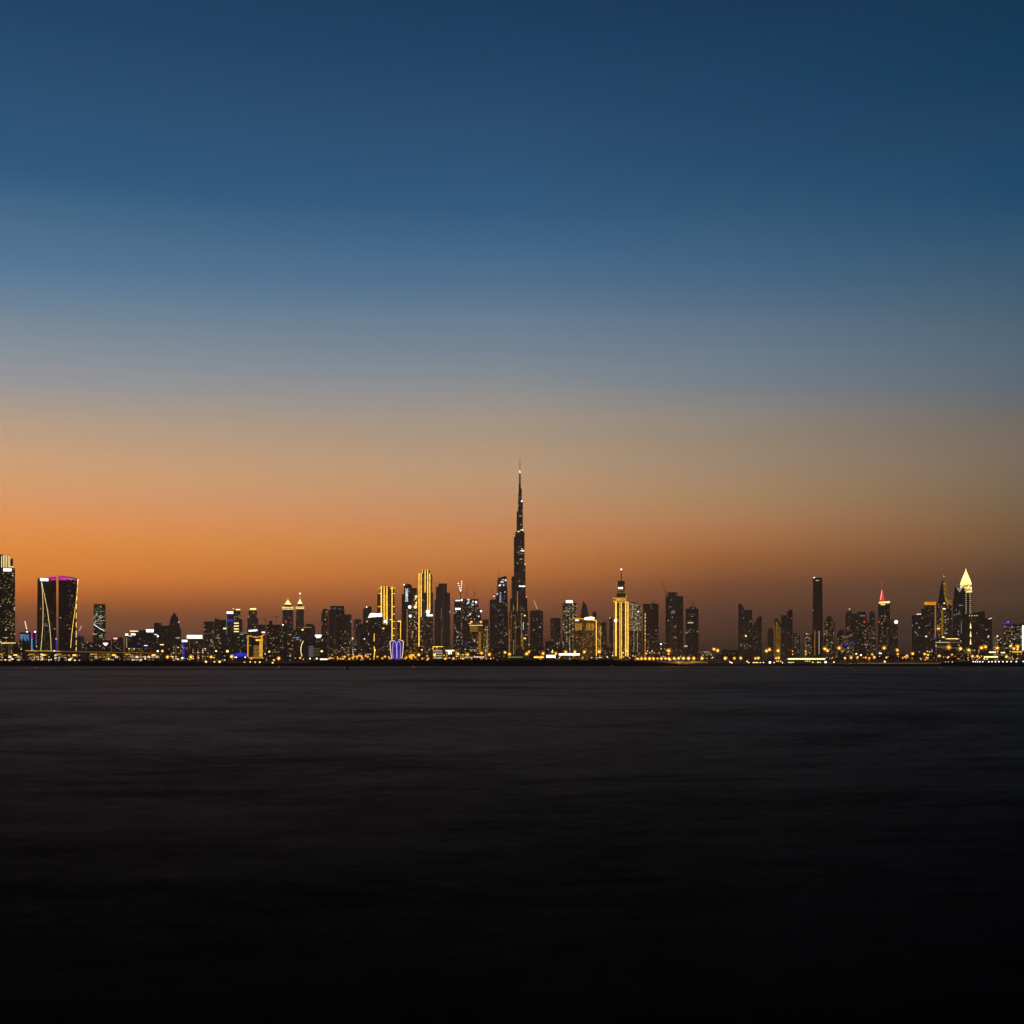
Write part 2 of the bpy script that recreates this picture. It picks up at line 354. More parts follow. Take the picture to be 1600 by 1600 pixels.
    def bulb(s, x, yy, r=0.9, mat='white', part='beacon', y=-1.0):
        bm = bmesh.new(); bmesh.ops.create_icosphere(bm, subdivisions=2, radius=r * s.k)
        o = link_mesh(part, bm, GEM[mat], s.e); o.location = (s.X(x), y, s.Z(yy)); return o
    def mast(s, x, y0, y1, w, mat=None, part='spire', w2=None, y=None):
        w2 = w * 0.35 if w2 is None else w2; yy = (s.T or 10) / 2 if y is None else y
        bm = bmesh.new(); seg = 8
        bm_loft(bm, [[(s.X(x) + r * s.k / 2 * math.cos(2 * math.pi * i / seg), yy + r * s.k / 2 * math.sin(2 * math.pi * i / seg), s.Z(row)) for i in range(seg)] for r, row in ((w, y0), (w2, y1))], 0, 0)
        return link_mesh(part, bm, mat or STEEL, s.e)
    def win(s, x, yy, w=1.3, h=0.9, mat='w1', y=-0.15, part='lit_window'):
        if mat not in WIN_ME:
            WIN_ME[mat] = unit_box(); WIN_ME[mat].materials.append(GEM[mat])
        o = bpy.data.objects.new(part, WIN_ME[mat]); COL.objects.link(o); o.parent = s.e
        o.location = (s.X(x), y, s.Z(yy)); o.scale = (w * s.k, 0.3, h * s.kz); return o
    def wins(s, n, x0, x1, y0, y1, mix='w1 w1 w2 w3 w3 w3', gx=1.6, gy=1.25, w=(0.8, 1.4), h=0.8, y=-0.15):
        mix = mix.split(); seen = set(); nx = max(1, int((x1 - x0) / gx)); ny = max(1, int((y1 - y0) / gy))
        for _ in range(n):
            c = (s.rng.randrange(nx), s.rng.randrange(ny))
            if c in seen: continue
            seen.add(c)
            s.win(x0 + (c[0] + 0.5) * gx, y0 + (c[1] + 0.5) * gy, s.rng.uniform(*w), h * s.rng.uniform(0.8, 1.2), s.rng.choice(mix), y)
    def grid(s, x0, x1, y0, y1, nx, ny, mat, w=0.9, h=0.9, y=-0.15, part='lit_window'):
        for i in range(nx):
            for j in range(ny):
                s.win(x0 + (x1 - x0) * (i / max(1, nx - 1)), y0 + (y1 - y0) * (j / max(1, ny - 1)), w, h, mat, y, part)
    def text(s, body, x, row, size_px, mat, part='sign', rot=0.0, y=-0.8):
        cu = bpy.data.curves.new(part, 'FONT'); cu.body = body; cu.size = size_px * s.k; cu.extrude = 0.25
        cu.align_x = 'CENTER'; cu.align_y = 'CENTER'; cu.offset = 0.02 * size_px * s.k
        tmp = bpy.data.objects.new('tmp', cu); COL.objects.link(tmp); bpy.context.view_layer.update()
        me = bpy.data.meshes.new_from_object(tmp.evaluated_get(bpy.context.evaluated_depsgraph_get()))
        bpy.data.objects.remove(tmp); me.materials.clear(); me.materials.append(GEM[mat])
        o = bpy.data.objects.new(part, me); COL.objects.link(o); o.parent = s.e
        o.location = (s.X(x), y, s.Z(row)); o.rotation_euler = (Matrix.Rotation(R_(90), 3, 'X') @ Matrix.Rotation(rot, 3, 'Z')).to_euler(); return o

# ================================================================== the skyline, left to right
def crane(x, base, D, tip, w=0.55, lamps=0, label='', mat=None, mast_top=None, back=None, lampmat='redw', z=LAND_Z):
    """a luffing tower crane standing on a roof: mast, raised jib, counter jib, cab; lamps along the jib if lit"""
    b = Bld('tower_crane', label, 'crane', x - 2, x + 2, D, 'tower cranes on the unfinished towers', z=z)
    mt = mast_top if mast_top is not None else base - 5
    bm = bmesh.new()
    for dx in (-0.3, 0.3):
        bm_bar(bm, (b.X(x + dx), 3, b.Z(base)), (b.X(x + dx), 3, b.Z(mt)), 0.22 * b.k)
    n = 5
    for i in range(n):
        ya = base + (mt - base) * i / n; yb = base + (mt - base) * (i + 1) / n
        bm_bar(bm, (b.X(x - 0.3), 3, b.Z(ya)), (b.X(x + 0.3), 3, b.Z(yb)), 0.14 * b.k)
    link_mesh('mast', bm, STEEL, b.e)
    bm = bmesh.new()
    bm_bar(bm, (b.X(x), 3, b.Z(mt)), (b.X(tip[0]), 3, b.Z(tip[1])), w * b.k); link_mesh('jib', bm, STEEL, b.e)
    dx = -(tip[0] - x); dx = (dx / abs(dx) if abs(dx) > 0.1 else 1.0) * 3
    bm = bmesh.new(); bm_bar(bm, (b.X(x), 3, b.Z(mt)), (b.X(x + dx), 3, b.Z(mt - 0.4)), 0.5 * b.k)
    bm_box(bm, b.X(x + dx) - 0.5 * b.k, b.X(x + dx) + 0.5 * b.k, 1.5, 4.5, b.Z(mt + 0.4), b.Z(mt - 0.6)); link_mesh('counter_jib', bm, STEEL, b.e)
    bm = bmesh.new(); bm_box(bm, b.X(x) - 0.5 * b.k, b.X(x) + 0.5 * b.k, 0.5, 2.8, b.Z(mt + 1.0), b.Z(mt - 0.1)); link_mesh('cab', bm, STEEL, b.e)
    for i in range(lamps):
        f = (i + 0.5) / lamps
        b.bulb(x + (tip[0] - x) * f, mt + (tip[1] - mt) * f, 0.75, lampmat, 'jib_lamp', 1.5)
    return b
def ord_(n): return ['first', 'second', 'third', 'fourth', 'fifth', 'sixth', 'seventh', 'eighth', 'ninth', 'tenth', 'eleventh', 'twelfth', 'thirteenth', 'fourteenth', 'fifteenth', 'sixteenth', 'seventeenth', 'eighteenth', 'nineteenth', 'twentieth'][n]

# --- far left: the tower cut by the picture edge
b = Bld('skyscraper', 'dark tower with white fin crown and many yellow windows, cut by left picture edge', 'skyscraper', -26, 24, 3100, short='the left edge tower')
b.body('shaft', -26, 23.8, 887, 'homes', 'chamfer', 36)
b.body('crown', -22, 15.5, 866, 'dark2', 'chamfer', 28, bot=887, y=5)
b.body('crown_step', 15.7, 20.5, 872, 'dark2', 'box', 12, bot=887, y=8)
for x, yt in ((2.6, 868), (5.6, 867), (7.9, 866.5), (10.4, 866.5), (12.9, 867), (15.2, 868)): b.line([(x, yt), (x, 886.5)], 0.75, 'pale', 'crown_fin', 3.2)
b.line([(16.2, 885), (21, 885)], 1.0, 'pale', 'crown_light', 6)
b.line([(-3, 865.2), (14, 865.2)], 0.6, 'strip2', 'crown_light', 3.2)
b.panel(5.2, 18, 888.2, 892.3); b.mast(2, 866, 861.5, 0.8, part='roof_mast')
b.wins(95, 0, 23, 898, 1006, 'w1 w3 w3 w5 w6 w2', w=(0.9, 1.9))
b.body('podium', -26, 38, 1004, 'street', 'box', 60, y=-25)
b.line([(2, 1004.8), (24, 1004.8)], 0.9, 'pale', 'roof_light', -26)
# --- the pair of curved dark towers with the gate-like gap
def curved(pts): return pts
b = Bld('gate_tower', 'dark curved left tower of the gate pair, white roof sign over two yellow lines', 'tower', 58, 87.5, 3250, short='the gate pair')
b.outline('shaft', [(58, 1036), (58, 960), (58.6, 904.5), (62, 903.6), (75, 902.2), (88.0, 900.6), (88.0, 960), (87.8, 1000), (87.4, 1036)], 'dark2', 38)
b.panel(62.8, 75.4, 903.6, 907.8)
b.line([(75.5, 904.6), (81, 903.4), (87, 902.6)], 1.1, 'mag', 'roof_light'); b.line([(76, 902), (87, 900.8)], 1.1, 'mag', 'roof_light', -0.9); b.line([(80, 905.8), (87.6, 904.6)], 2.2, 'mag', 'roof_light', -0.5)
b.line([(64.8, 909), (66.3, 925), (67.3, 950), (67, 975), (65.6, 995), (63.6, 1017)], 0.42, 'pale')
b.line([(64.9, 909), (69, 928), (73.5, 950), (77.2, 975), (79, 995), (80, 1017)], 0.42, 'pale')
b.wins(46, 68.5, 76.5, 952, 1016, 'w6 w3 w4', w=(0.6, 1.0))
b.wins(8, 60, 87, 915, 1000, 'w3')
b = Bld('gate_tower', 'dark curved right tower of the gate pair, magenta roof and sloping yellow edge line', 'tower', 91.7, 122.5, 3250)
b.outline('shaft', [(91.8, 1036), (91.5, 980), (91.3, 900.2), (97, 900.2), (108, 901), (117, 903), (122.2, 905), (121, 930), (119.3, 955), (118.6, 985), (119.2, 1036)], 'dark2', 38)
b.line([(92, 901.2), (104, 902.2), (120, 906.5)], 1.0, 'mag', 'roof_light'); b.line([(92.5, 904.5), (105, 904.5)], 4.2, 'mag', 'roof_light', -0.4)
b.line([(104, 904), (112, 906)], 2.4, 'mag', 'roof_light', -0.35); b.line([(106, 903), (117, 905.6)], 0.6, 'lilac', 'roof_light', -0.9)
b.line([(122, 905), (120.8, 922), (118.4, 945), (114.6, 972), (112, 992), (110.4, 1012)], 0.6, 'strip')
for y0, y1 in ((906, 913), (918, 926), (931, 938), (944, 951), (957, 966), (972, 980), (986, 996), (1000, 1008), (1011, 1017)):
    xx = 121.4 - 2.2 * min(1, (y0 - 905) / 50); b.line([(xx, y0), (xx - 0.25, y1)], 0.65, 'pale', 'edge_light', -0.7)
b.bulb(122, 906, 1.1, 'pale'); b.wins(26, 106, 118, 915, 1010, 'w3 w6 w4', w=(0.5, 0.9)); b.wins(10, 95, 106, 930, 1010, 'w3')
# --- small bright things between them
b = Bld('office_block', 'low block with scribbled blue light sign, beside the left edge tower', 'office block', 30.5, 46, 3600, short='the blue signed block')
b.body('walls', 30.5, 46, 988, 'cool', 'box', 20)
for x, h in ((32, 8), (34, 11), (36, 7), (38, 10), (40, 12), (42, 8), (44.3, 11)):
    b.line([(x, 990.5 + b.rng.random() * 2), (x + 0.6, 990.5 + h)], 0.6, 'cyan' if b.rng.random() < .6 else 'lilac', 'sign')
b = Bld('office_block', 'narrow dark block with vertical magenta and cyan light strip beside the gate pair', 'office block', 46, 58, 3500)
b.body('walls', 46, 58, 988, 'cool', 'box', 20)
b.line([(49.7, 988), (49.7, 998)], 1.9, 'mag'); b.line([(49.7, 998), (49.7, 1016)], 1.7, 'cyan'); b.bulb(54.8, 987.3, 1.5, 'white', y=1); b.line([(56.5, 990), (56.2, 1008)], 0.5, 'w4')
b = crane(42, 988, 3620, (39, 970), 0.5, 0, 'small crane with white lit jib above the blue signed block', mast_top=984)
b.line([(38.8, 970.5), (42, 983.5)], 1.5, 'redw', 'jib_light', 2.3); b.bulb(42.3, 987.4, 1.4, 'white', 'floodlight', 1)
b = Bld('light_mast', 'thin mast with blue light line in the gap of the gate pair', 'mast', 86, 90, 2900)
b.mast(87.9, 1036, 998, 1.0, part='pole', w2=0.7, y=0); b.line([(87.9, 999.5), (87.9, 1016)], 0.9, 'blue'); b.bulb(87.7, 998.3, 1.4, 'lilac', 'lamp_head', -0.5)
b = Bld('office_block', 'dull brown block behind the right foot of the gate pair', 'office block', 118.5, 131.5, 4300)
b.body('walls', 118.5, 131.5, 994, 'brown2', 'yaw20', 12); b.bulb(129.5, 1007.5, 0.9, 'lilac', 'wall_lamp')
crane(124, 994, 4290, (127.2, 977.5), 0.5, 4, 'small crane with white lit jib just right of the gate pair', mast_top=986)
b = Bld('office_tower', 'slim green tinted tower with banded lit floors, standing alone right of the gate pair', 'tower', 144.5, 165.5, 3700, short='the slim green tower')
b.body('shaft', 146.3, 165, 944, 'teal', 'box', 18, bot=990); b.body('lower_shaft', 145.2, 163.4, 990, 'teal', 'box', 20)
b.wins(26, 148, 164, 946, 956, 'w6 w3'); b.wins(16, 147.5, 164, 961, 965, 'w6 w2 w5', w=(1, 2.4)); b.wins(12, 147, 164, 969, 971.5, 'w6 w5 w2', w=(1.5, 3)); b.wins(10, 147, 164, 973.5, 975, 'w6 w4', w=(2, 3.5))
b.line([(147, 976.5), (153, 980), (163, 985.8)], 0.8, 'coolw', 'ramp_light'); b.wins(26, 146.5, 163, 978, 1012, 'w6 w3 w3'); b.bulb(145.6, 965.5, 1.2, 'red'); b.bulb(144.6, 989.8, 1.3, 'red')
b = Bld('office_block', 'dark low block with two red roof lamps and white sign, under the slim green tower', 'office block', 131, 173, 3450)
b.body('walls', 131, 150.5, 1004, 'dark2', 'yaw12', 22); b.body('wing', 151, 173, 1000, 'dark2', 'box', 22)
b.bulb(161.6, 999.4, 1.1, 'red'); b.bulb(169.8, 999.4, 1.1, 'red'); b.panel(161.5, 168.5, 1004.5, 1006.5, 'sign'); b.panel(163.4, 166.6, 1006.5, 1008.6, 'sign')
b.wins(14, 132, 172, 1006, 1016, 'w3 w1 w4')
b = Bld('office_block', 'low block with pinkish lit roof sign and red lamp, right of the slim green tower', 'office block', 175, 192, 3550)
b.body('walls', 175, 192, 996, 'dark2', 'box', 20); b.panel(177, 183.5, 996.5, 998.6, 'redw'); b.bulb(180.8, 999.6, 1, 'red'); b.wins(14, 176, 191, 1001, 1016, 'w3 w4 w1')
# --- low buildings 195-355
b = Bld('office_block', 'low wide block with dotted white edge line and white sign along its roof', 'office block', 195, 242, 3400, short='the dotted edge block')
b.body('walls', 196.5, 242, 991.5, 'dark2', 'box', 40); b.body('roof_storey', 211, 228.5, 984.5, 'dark2', 'box', 24, bot=991.5, y=5)
b.panel(195.8, 200.2, 990.2, 993, 'sign'); b.panel(203, 216, 985.6, 986.9, 'pale'); b.panel(204.5, 211.5, 990.2, 992.4, 'white', y=-.5); b.line([(200, 993.6), (206, 994)], 0.8, 'coolw', 'roof_light')
b.grid(198, 198, 997, 1018.5, 1, 13, 'w2', 1.0, 0.95); b.panel(214.8, 217.2, 1004.5, 1007.5, 'blue'); b.panel(225, 230.5, 1008, 1009.3, 'coolw'); b.wins(22, 200, 240, 998, 1017, 'w3 w4 w3')
b = Bld('office_block', 'dark block under a bright white boxed sign, left of the domed tower', 'office block', 227, 248, 3600)
b.body('walls', 227.5, 248, 984, 'dark', 'box', 26); b.panel(228, 240, 983.4, 987.8); b.panel(240.5, 245.4, 990.8, 992.1, 'coolw'); b.bulb(246.6, 994, 1.5, 'white'); b.wins(10, 229, 247, 995, 1016, 'w3 w4')
b = Bld('office_tower', 'unlit dark stepped block leaning against the domed tower, with yellow lit window strip', 'tower', 240, 263, 4000, short='the dark stepped block')
b.body('shaft', 240.5, 252.5, 973, 'dark2', 'box', 24); b.body('lower_wing', 252.6, 263, 977.5, 'dark2', 'box', 22); b.panel(250, 256, 1006.6, 1008, 'pale', 'lit_window'); b.wins(6, 242, 262, 985, 1014, 'w3')
b = Bld('domed_tower', 'dark tower topped by a pointed onion dome', 'tower', 257.5, 283, 4400, short='the domed tower')
b.body('shaft', 257.5, 283, 982, 'dark2', 'chamfer', 26); b.body('shoulder', 263, 281, 976, 'dark2', 'chamfer', 18, bot=982, y=4)
b.lathe('dome', [(8, 976), (7.2, 971), (6.6, 967.5), (5.2, 964), (3.4, 961), (1.6, 958.6), (0.2, 956.5)], FA['dark2'], cx=272.4, y=4, seg=16); b.bulb(279.3, 972, 1.0, 'redw')
b.wins(12, 274.5, 281, 995.5, 999, 'w4 w2 w4', w=(1.2, 1.6)); b.wins(7, 260, 282, 1003, 1024, 'w3 w4')
b = Bld('office_block', 'mid brown block carrying the widest bright white roof sign', 'office block', 292, 318, 3700, short='the widest white sign')
b.body('walls', 293.5, 318, 993, 'brown', 'box', 40); b.panel(292, 316, 992.3, 997.6); b.line([(296, 1001), (296, 1018)], 0.7, 'w3'); b.wins(14, 295, 317, 1001, 1024, 'w3 w3 w4')
b = Bld('office_block', 'narrow block striped by blue lit floors beneath a small white sign', 'office block', 283.5, 293, 3500, short='the blue striped block')
b.body('walls', 283.5, 293, 1000, 'cool', 'box', 16); b.panel(284.2, 292.6, 999.9, 1002.9)
for i in range(8): b.panel(282.8 if i > 3 else 284, 288.6, 1004 + 3.05 * i, 1005.9 + 3.05 * i, 'blue', 'lit_floor')
b = Bld('apartment_tower', 'plain brown slab block right of the widest white sign', 'tower', 318.5, 335, 4500)
b.body('shaft', 318.5, 334, 971, 'brown', 'box', 26); b.wins(10, 320, 333, 985, 1020, 'w3 w3 w4'); b.line([(321, 989.6), (334, 989.6)], 0.5, 'w3', 'roof_light')
b = Bld('apartment_tower', 'flat topped brown block left of the blue banded sign tower', 'tower', 334.5, 355, 4600)
b.body('shaft', 334.5, 355, 968.5, 'brown2', 'box', 28); b.body('plant_room', 335, 341, 966.4, 'brown2', 'box', 10, bot=968.5, y=8); b.panel(348.8, 353.4, 981, 983, 'pale'); b.panel(337, 344, 996, 997, 'w1', 'lit_window'); b.wins(14, 336, 354, 990, 1024, 'w3 w3 w2')
b = Bld('office_tower', 'tower with white roof sign and a blue lit band beside four white bars', 'tower', 354, 366, 4100, short='the blue banded tower')
b.body('shaft', 354, 365.5, 955, 'grey', 'box', 22); b.panel(354.2, 364.4, 955.6, 958.8); b.panel(355.5, 365, 967.4, 971.6, 'blue', 'lit_band'); b.line([(354.2, 961), (354.2, 992)], 0.45, 'w4'); b.wins(8, 356, 365, 975, 1010, 'w3 w4')
b = Bld('apartment_tower', 'dark tower with yellow lit roof edge and four white bars down its side', 'tower', 364.5, 378, 4200, short='the four bar tower')
b.body('shaft', 364.5, 376, 953, 'grey', 'chamfer', 20, taper=0.96); b.body('lower_shaft', 363.5, 379, 968, 'grey', 'chamfer', 24, y=-3)
b.panel(368.2, 375.4, 951.6, 953.4, 'pale', 'roof_light'); b.bulb(364.6, 951.2, 1.1, 'redw')
for y in (973.8, 978.2, 982.6, 986.7): b.panel(364.8, 373, y - 0.65, y + 0.75, 'pale', 'light_bar', -3.5)
b.wins(16, 366, 377, 958, 971, 'w3 w2 w3', y=-0.3)
b = Bld('apartment_tower', 'tapering tower with yellow lit roof edge, behind the golden framed gate block', 'tower', 386, 404, 4300)
b.body('shaft', 388.4, 401.6, 953.5, 'grey', 'chamfer', 22, bot=966); b.body('lower_shaft', 386.4, 403.4, 966, 'grey', 'chamfer', 26, y=-2)
b.panel(390.6, 400.2, 950.3, 952.6, 'pale', 'roof_light'); b.line([(389.5, 953.2), (401, 953.2)], 0.6, 'strip2', 'roof_light'); b.wins(24, 388, 402, 956, 982, 'w3 w2 w1 w3', y=-2.4); b.panel(388.6, 402, 984.6, 986.9, 'sign', y=-2.4, tilt=1.0)
b = Bld('apartment_tower', 'dim red brown tower right of the tapering tower, with red and white sign bars', 'tower', 403.5, 414.5, 4500)
b.body('shaft', 403.5, 414.5, 976, 'brown', 'box', 20); b.panel(409, 414, 987.2, 988.8, 'sign'); b.panel(410.5, 414.6, 990.4, 992, 'red')
b = Bld('office_block', 'dark low block with pale green roof lights, left of the golden framed gate block', 'office block', 362, 388, 3700)
b.body('walls', 362, 388, 990.5, 'teal', 'box', 30); b.wins(16, 374, 387, 986.8, 991, 'w6 w4', y=0.2); b.wins(14, 364, 386, 996, 1018, 'w3 w6 w4')
b = Bld('exhibition_hall', 'low hall glowing deep blue at street level left of the golden framed gate block', 'hall', 361, 386, 2600, short='the blue lit hall')
b.outline('walls', [(361, 1036), (361, 1022), (370, 1019.4), (380, 1019), (386, 1021), (386, 1036)], 'dark2', 25); b.outline('lit_front', [(363, 1026.4), (363, 1022.4), (370, 1020.4), (380, 1020), (385, 1021.6), (385, 1026.4)], GEM['blue'], 0.5, y=-0.6)
b = Bld('gate_block', 'dark block framed in golden light like a gate, with lit grid panel inside', 'office block', 386, 413, 3300, short='the golden gate block')
b.outline('walls', [(386, 1036), (386, 992.4), (392, 993.4), (400, 995.6), (406, 994.4), (413, 991.8), (411.4, 1036)], 'dark2', 30)
b.line([(387.4, 994), (387.2, 1026)], 1.9, 'gold', 'frame_light'); b.line([(386.2, 993.2), (393, 994.2), (400, 996.2), (406, 994.6), (412.4, 992.2)], 1.3, 'gold', 'frame_light', -0.9); b.line([(409.2, 994), (408.8, 1028)], 2.6, 'gold', 'frame_light')
b.line([(406.4, 998), (406.2, 1026)], 0.8, 'strip', 'frame_light'); b.line([(400.4, 1001), (406, 999.8)], 1.2, 'strip', 'frame_light')
b.grid(397, 403.6, 1009.4, 1026, 4, 9, 'w5', 1.3, 1.1); b.line([(388, 1027.6), (412, 1028.2)], 1.2, 'gold', 'frame_light', -1.2); b.line([(399, 1000), (403, 999)], 0.7, 'pale', 'frame_light', -0.9)
crane(415, 1000, 4300, (415.6, 962), 0.45, 0, 'plain unlit crane standing between the tapering tower and the twin crowned towers', mast_top=968)
crane(432, 976, 4700, (421, 963.6), 0.35, 0, 'plain crane with flat jib on the dark wide block', mast_top=963)
b = Bld('apartment_tower', 'dark wide block dotted with lit rooms in front of the twin crowned towers', 'tower', 415.5, 447, 3900, short='the dark wide block')
b.body('shaft', 416, 441, 976, 'dark2', 'box', 34); b.body('right_wing', 441.2, 447, 976.6, 'dark2', 'box', 26); b.body('plant_room', 420, 425.5, 969.5, 'dark2', 'box', 10, bot=976, y=8)
b.wins(60, 417, 446, 980, 1024, 'w3 w1 w4 w3 w2 w6'); b.bulb(442, 976.4, 1.1, 'white')
# twin crowned towers
for nm, cx, hw, ring, cap, tipy, star, D in (('left', 449.8, 8.4, (949, 951.6), 944, 928, False, 4800), ('right', 468.6, 6.2, (948.6, 950.8), 943, 926.5, True, 4900)):
    b = Bld('twin_tower', 'left of two towers with yellow ringed crowns and glowing cone roofs, the broader one' if nm == 'left' else 'right of two towers with yellow ringed crowns and glowing cones, tipped by a star', 'tower', cx - hw, cx + hw, D, 'twin crowned towers', short='the twin crowned towers')
    b.body('shaft', cx - hw, cx + hw, 952, 'brown2', 'chamfer', 2 * hw); b.body('drum', cx - hw * 0.62, cx + hw * 0.62, cap, 'dark2', 'chamfer', hw * 1.3, bot=952, y=4)
    for r in ring: b.line([(cx - hw * 1.1, r), (cx + hw * 1.1, r)], 0.95, 'pale', 'ring_light', -1.2)
    b.lathe('roof_cone', [(hw * 0.56, cap), (hw * 0.52, cap - 1.4), (hw * 0.3, cap - 3.6), (hw * 0.14, cap - 6.2), (0.3, cap - 7.5)], GEM['pale'], cx=cx, y=3, seg=12)
    b.line([(cx - hw * .66, cap + 0.2), (cx + hw * .66, cap + 0.2)], 0.8, 'strip', 'ring_light', 3)
    b.mast(cx, cap - 7, tipy, 0.7, GEM['strip2'], 'spire', 0.3)
    if star: b.bulb(cx, 927.4, 1.1, 'white', y=4); b.bulb(cx, 933.5, .6, 'redw', y=4)
    b.wins(10, cx - hw + 1, cx + hw - 1, 956, 982, 'w3 w3 w4')
    if nm == 'left': b.bulb(446.7, 972.7, 1, 'red'); b.bulb(454.6, 972.7, .9, 'red')
b = Bld('apartment_tower', 'dark apartment block scattered with lit windows below the twin crowned towers', 'tower', 446, 472, 3950)
b.body('shaft', 446, 471.6, 984, 'homes', 'box', 32); b.wins(44, 447, 471, 986, 1024, 'w1 w3 w3 w6 w4'); b.panel(462.5, 467.5, 995.6, 996.8, 'cyan', 'lit_window'); b.panel(463, 467, 998.4, 999.4, 'cyan', 'lit_window')
b = Bld('apartment_tower', 'round shouldered dark block just right of the twin crowned towers', 'tower', 471, 493, 4300)
b.outline('shaft', [(471.4, 1036), (471.4, 982), (476, 981), (477, 976.5), (480, 974.6), (488, 974.8), (491.4, 977.4), (492.6, 983), (492.6, 1036)], 'dark2', 30); b.line([(473, 980.6), (487, 980.2)], 0.5, 'strip2', 'roof_light'); b.bulb(472, 984.2, 1.2, 'pale', 'wall_lamp'); b.bulb(473.6, 984, 1, 'pale', 'wall_lamp'); b.wins(8, 474, 491, 985, 1000, 'w3')
b = Bld('office_block', 'block drawn with a thin curved yellow light line like a bow', 'office block', 468, 482, 3500, short='the yellow bow line')
b.outline('walls', [(467, 1036), (467, 1012), (469.5, 1003), (474, 999.6), (482, 999), (482, 1036)], 'dark', 22)
b.line([(474, 1001.4), (471.6, 1006), (470.4, 1011), (470, 1016), (470.6, 1021), (472, 1025.6)], 0.85, 'pale', 'bow_light')
b = Bld('office_block', 'block with lilac lit column grid and a bowl shaped white sign', 'office block', 482, 512, 3600, short='the bowl sign block')
b.body('walls', 489.5, 511.5, 992, 'cool', 'box', 28); b.body('lit_annex', 481.8, 489.6, 1008, 'cool', 'box', 14, y=-2)
b.panel(492.3, 502.3, 992, 994.2, 'white'); b.panel(494, 500.6, 994.2, 996.6, 'white')
b.grid(483, 488.8, 1010, 1025, 4, 7, 'w4', 0.8, 1.3, -2.2); b.grid(491, 498.6, 1013.4, 1023.6, 4, 4, 'w1', 0.9, 0.9); b.wins(8, 491, 511, 998, 1012, 'w3 w4')
b = Bld('apartment_tower', 'slim reddish dark tower left of the tall brown slab', 'tower', 502, 513, 4600)
b.body('shaft', 502, 512.6, 957, 'brown', 'box', 20); b.body('upper_storeys', 504.2, 512, 951.4, 'brown', 'box', 14, bot=957, y=3); b.wins(14, 503, 512, 958, 1000, 'w3 w4 w3')
b = Bld('apartment_tower', 'tall wide brown slab tower with a capped roof and ribbed face', 'tower', 513, 538.5, 4200, short='the brown slab tower')
b.body('shaft', 513, 538.4, 952.6, 'brown2', 'notch', 32); b.body('cap', 516.6, 537.4, 948, 'brown2', 'notch', 24, bot=952.6, y=4); b.body('roof_slab', 516, 538, 946.6, 'dark2', 'box', 26, bot=948, y=3); b.wins(7, 518, 537, 949.4, 953.4, 'w4 w3', y=-0.2); b.wins(10, 515, 537, 965, 1024, 'w3 w3 w5')
b = Bld('apartment_tower', 'grey brown block stepping down from the brown slab tower', 'tower', 538, 549.5, 4700)
b.body('shaft', 538, 549.2, 960, 'grey', 'box', 20); b.wins(8, 539, 549, 966, 1020, 'w3')
b = Bld('apartment_tower', 'hazy grey block with one bright lamp, right of the step down block', 'tower', 549.5, 565, 5000)
b.body('shaft', 552.6, 564.4, 967.5, 'grey', 'yaw25', 12); b.bulb(551, 997.6, 1.3, 'pale', 'wall_lamp'); b.wins(10, 553.5, 563.5, 972, 1018, 'w3 w1 w4')
b = Bld('apartment_tower', 'dark tower with slanted top and white corner lamp behind the bright sign block', 'tower', 567, 581, 4700)
b.outline('shaft', [(567, 1036), (567, 952), (573, 948.6), (579, 946.8), (580.6, 949), (580.6, 1036)], 'brown', 24); b.bulb(573, 948.4, 1, 'white'); b.bulb(573.4, 971, 1.0, 'redw'); b.wins(6, 568, 580, 954, 970, 'w3 w4')
b = Bld('apartment_tower', 'squat dark block with sloping shoulders in front of the slanted top tower', 'tower', 562, 577, 4300)
b.outline('shaft', [(562, 1036), (562, 976), (567, 974), (571, 972.4), (575, 974.4), (577, 977), (577, 1036)], 'dark2', 26); b.bulb(569.4, 998.4, 1.1, 'coolw', 'wall_lamp'); b.wins(8, 563, 576, 980, 1022, 'w3 w4')
b = Bld('office_tower', 'dark block under a long glaring white roof sign, left of the yellow striped tower', 'tower', 576, 598, 4000, short='the long white sign')
b.body('shaft', 577, 597.6, 962, 'dark', 'box', 26); b.outline('sign', [(575.4, 965.4), (576.6, 961.6), (579, 958.2), (597, 958.4), (597, 963.4), (580, 964.4)], GEM['sign'], 1.2, y=-1.4); b.line([(584.8, 990), (584.4, 1002)], 0.9, 'strip'); b.line([(584.6, 1010), (585.4, 1017), (584.4, 1028)], 1.1, 'strip'); b.bulb(586, 1016, 1.2, 'pale', 'wall_lamp'); b.wins(24, 579, 597, 972, 1024, 'w3 w3 w4 w1')
# --- yellow striped tower
b = Bld('hotel_tower', 'tower striped by vertical yellow light lines with ladder rungs down its right edge', 'tower', 589.5, 617.5, 4500, short='the yellow ladder tower')
b.body('shaft', 593, 616.4, 917, 'stripewall', 'box', 30); b.body('left_wing', 589.6, 593, 927, 'brown', 'box', 22, y=4)
for pts, w in (([(595.8, 916.2), (595.8, 959)], 1.5), ([(600.2, 916.2), (600.2, 968)], 1.3), ([(604.6, 916.2), (604.6, 984)], 1.4), ([(612.6, 916), (612.5, 1000)], 1.3)): b.line(pts, w, 'strip')
b.line([(602.4, 928), (602.4, 966)], 0.9, 'strip2'); b.line([(598.6, 930), (598.6, 964)], 0.5, 'strip2')
for y, x0, x1 in ((919, 592, 596.4), (927.4, 591, 595.6), (947.8, 590.6, 595.6), (919, 609.4, 617.4), (927.4, 612.6, 617), (947.8, 612.6, 617), (959.6, 612.6, 617), (971, 612.6, 617), (982, 612.6, 617), (992.6, 610, 616.4), (968, 609, 613)): b.line([(x0, y), (x1, y)], 0.8, 'strip', 'ladder_rung', -0.9)
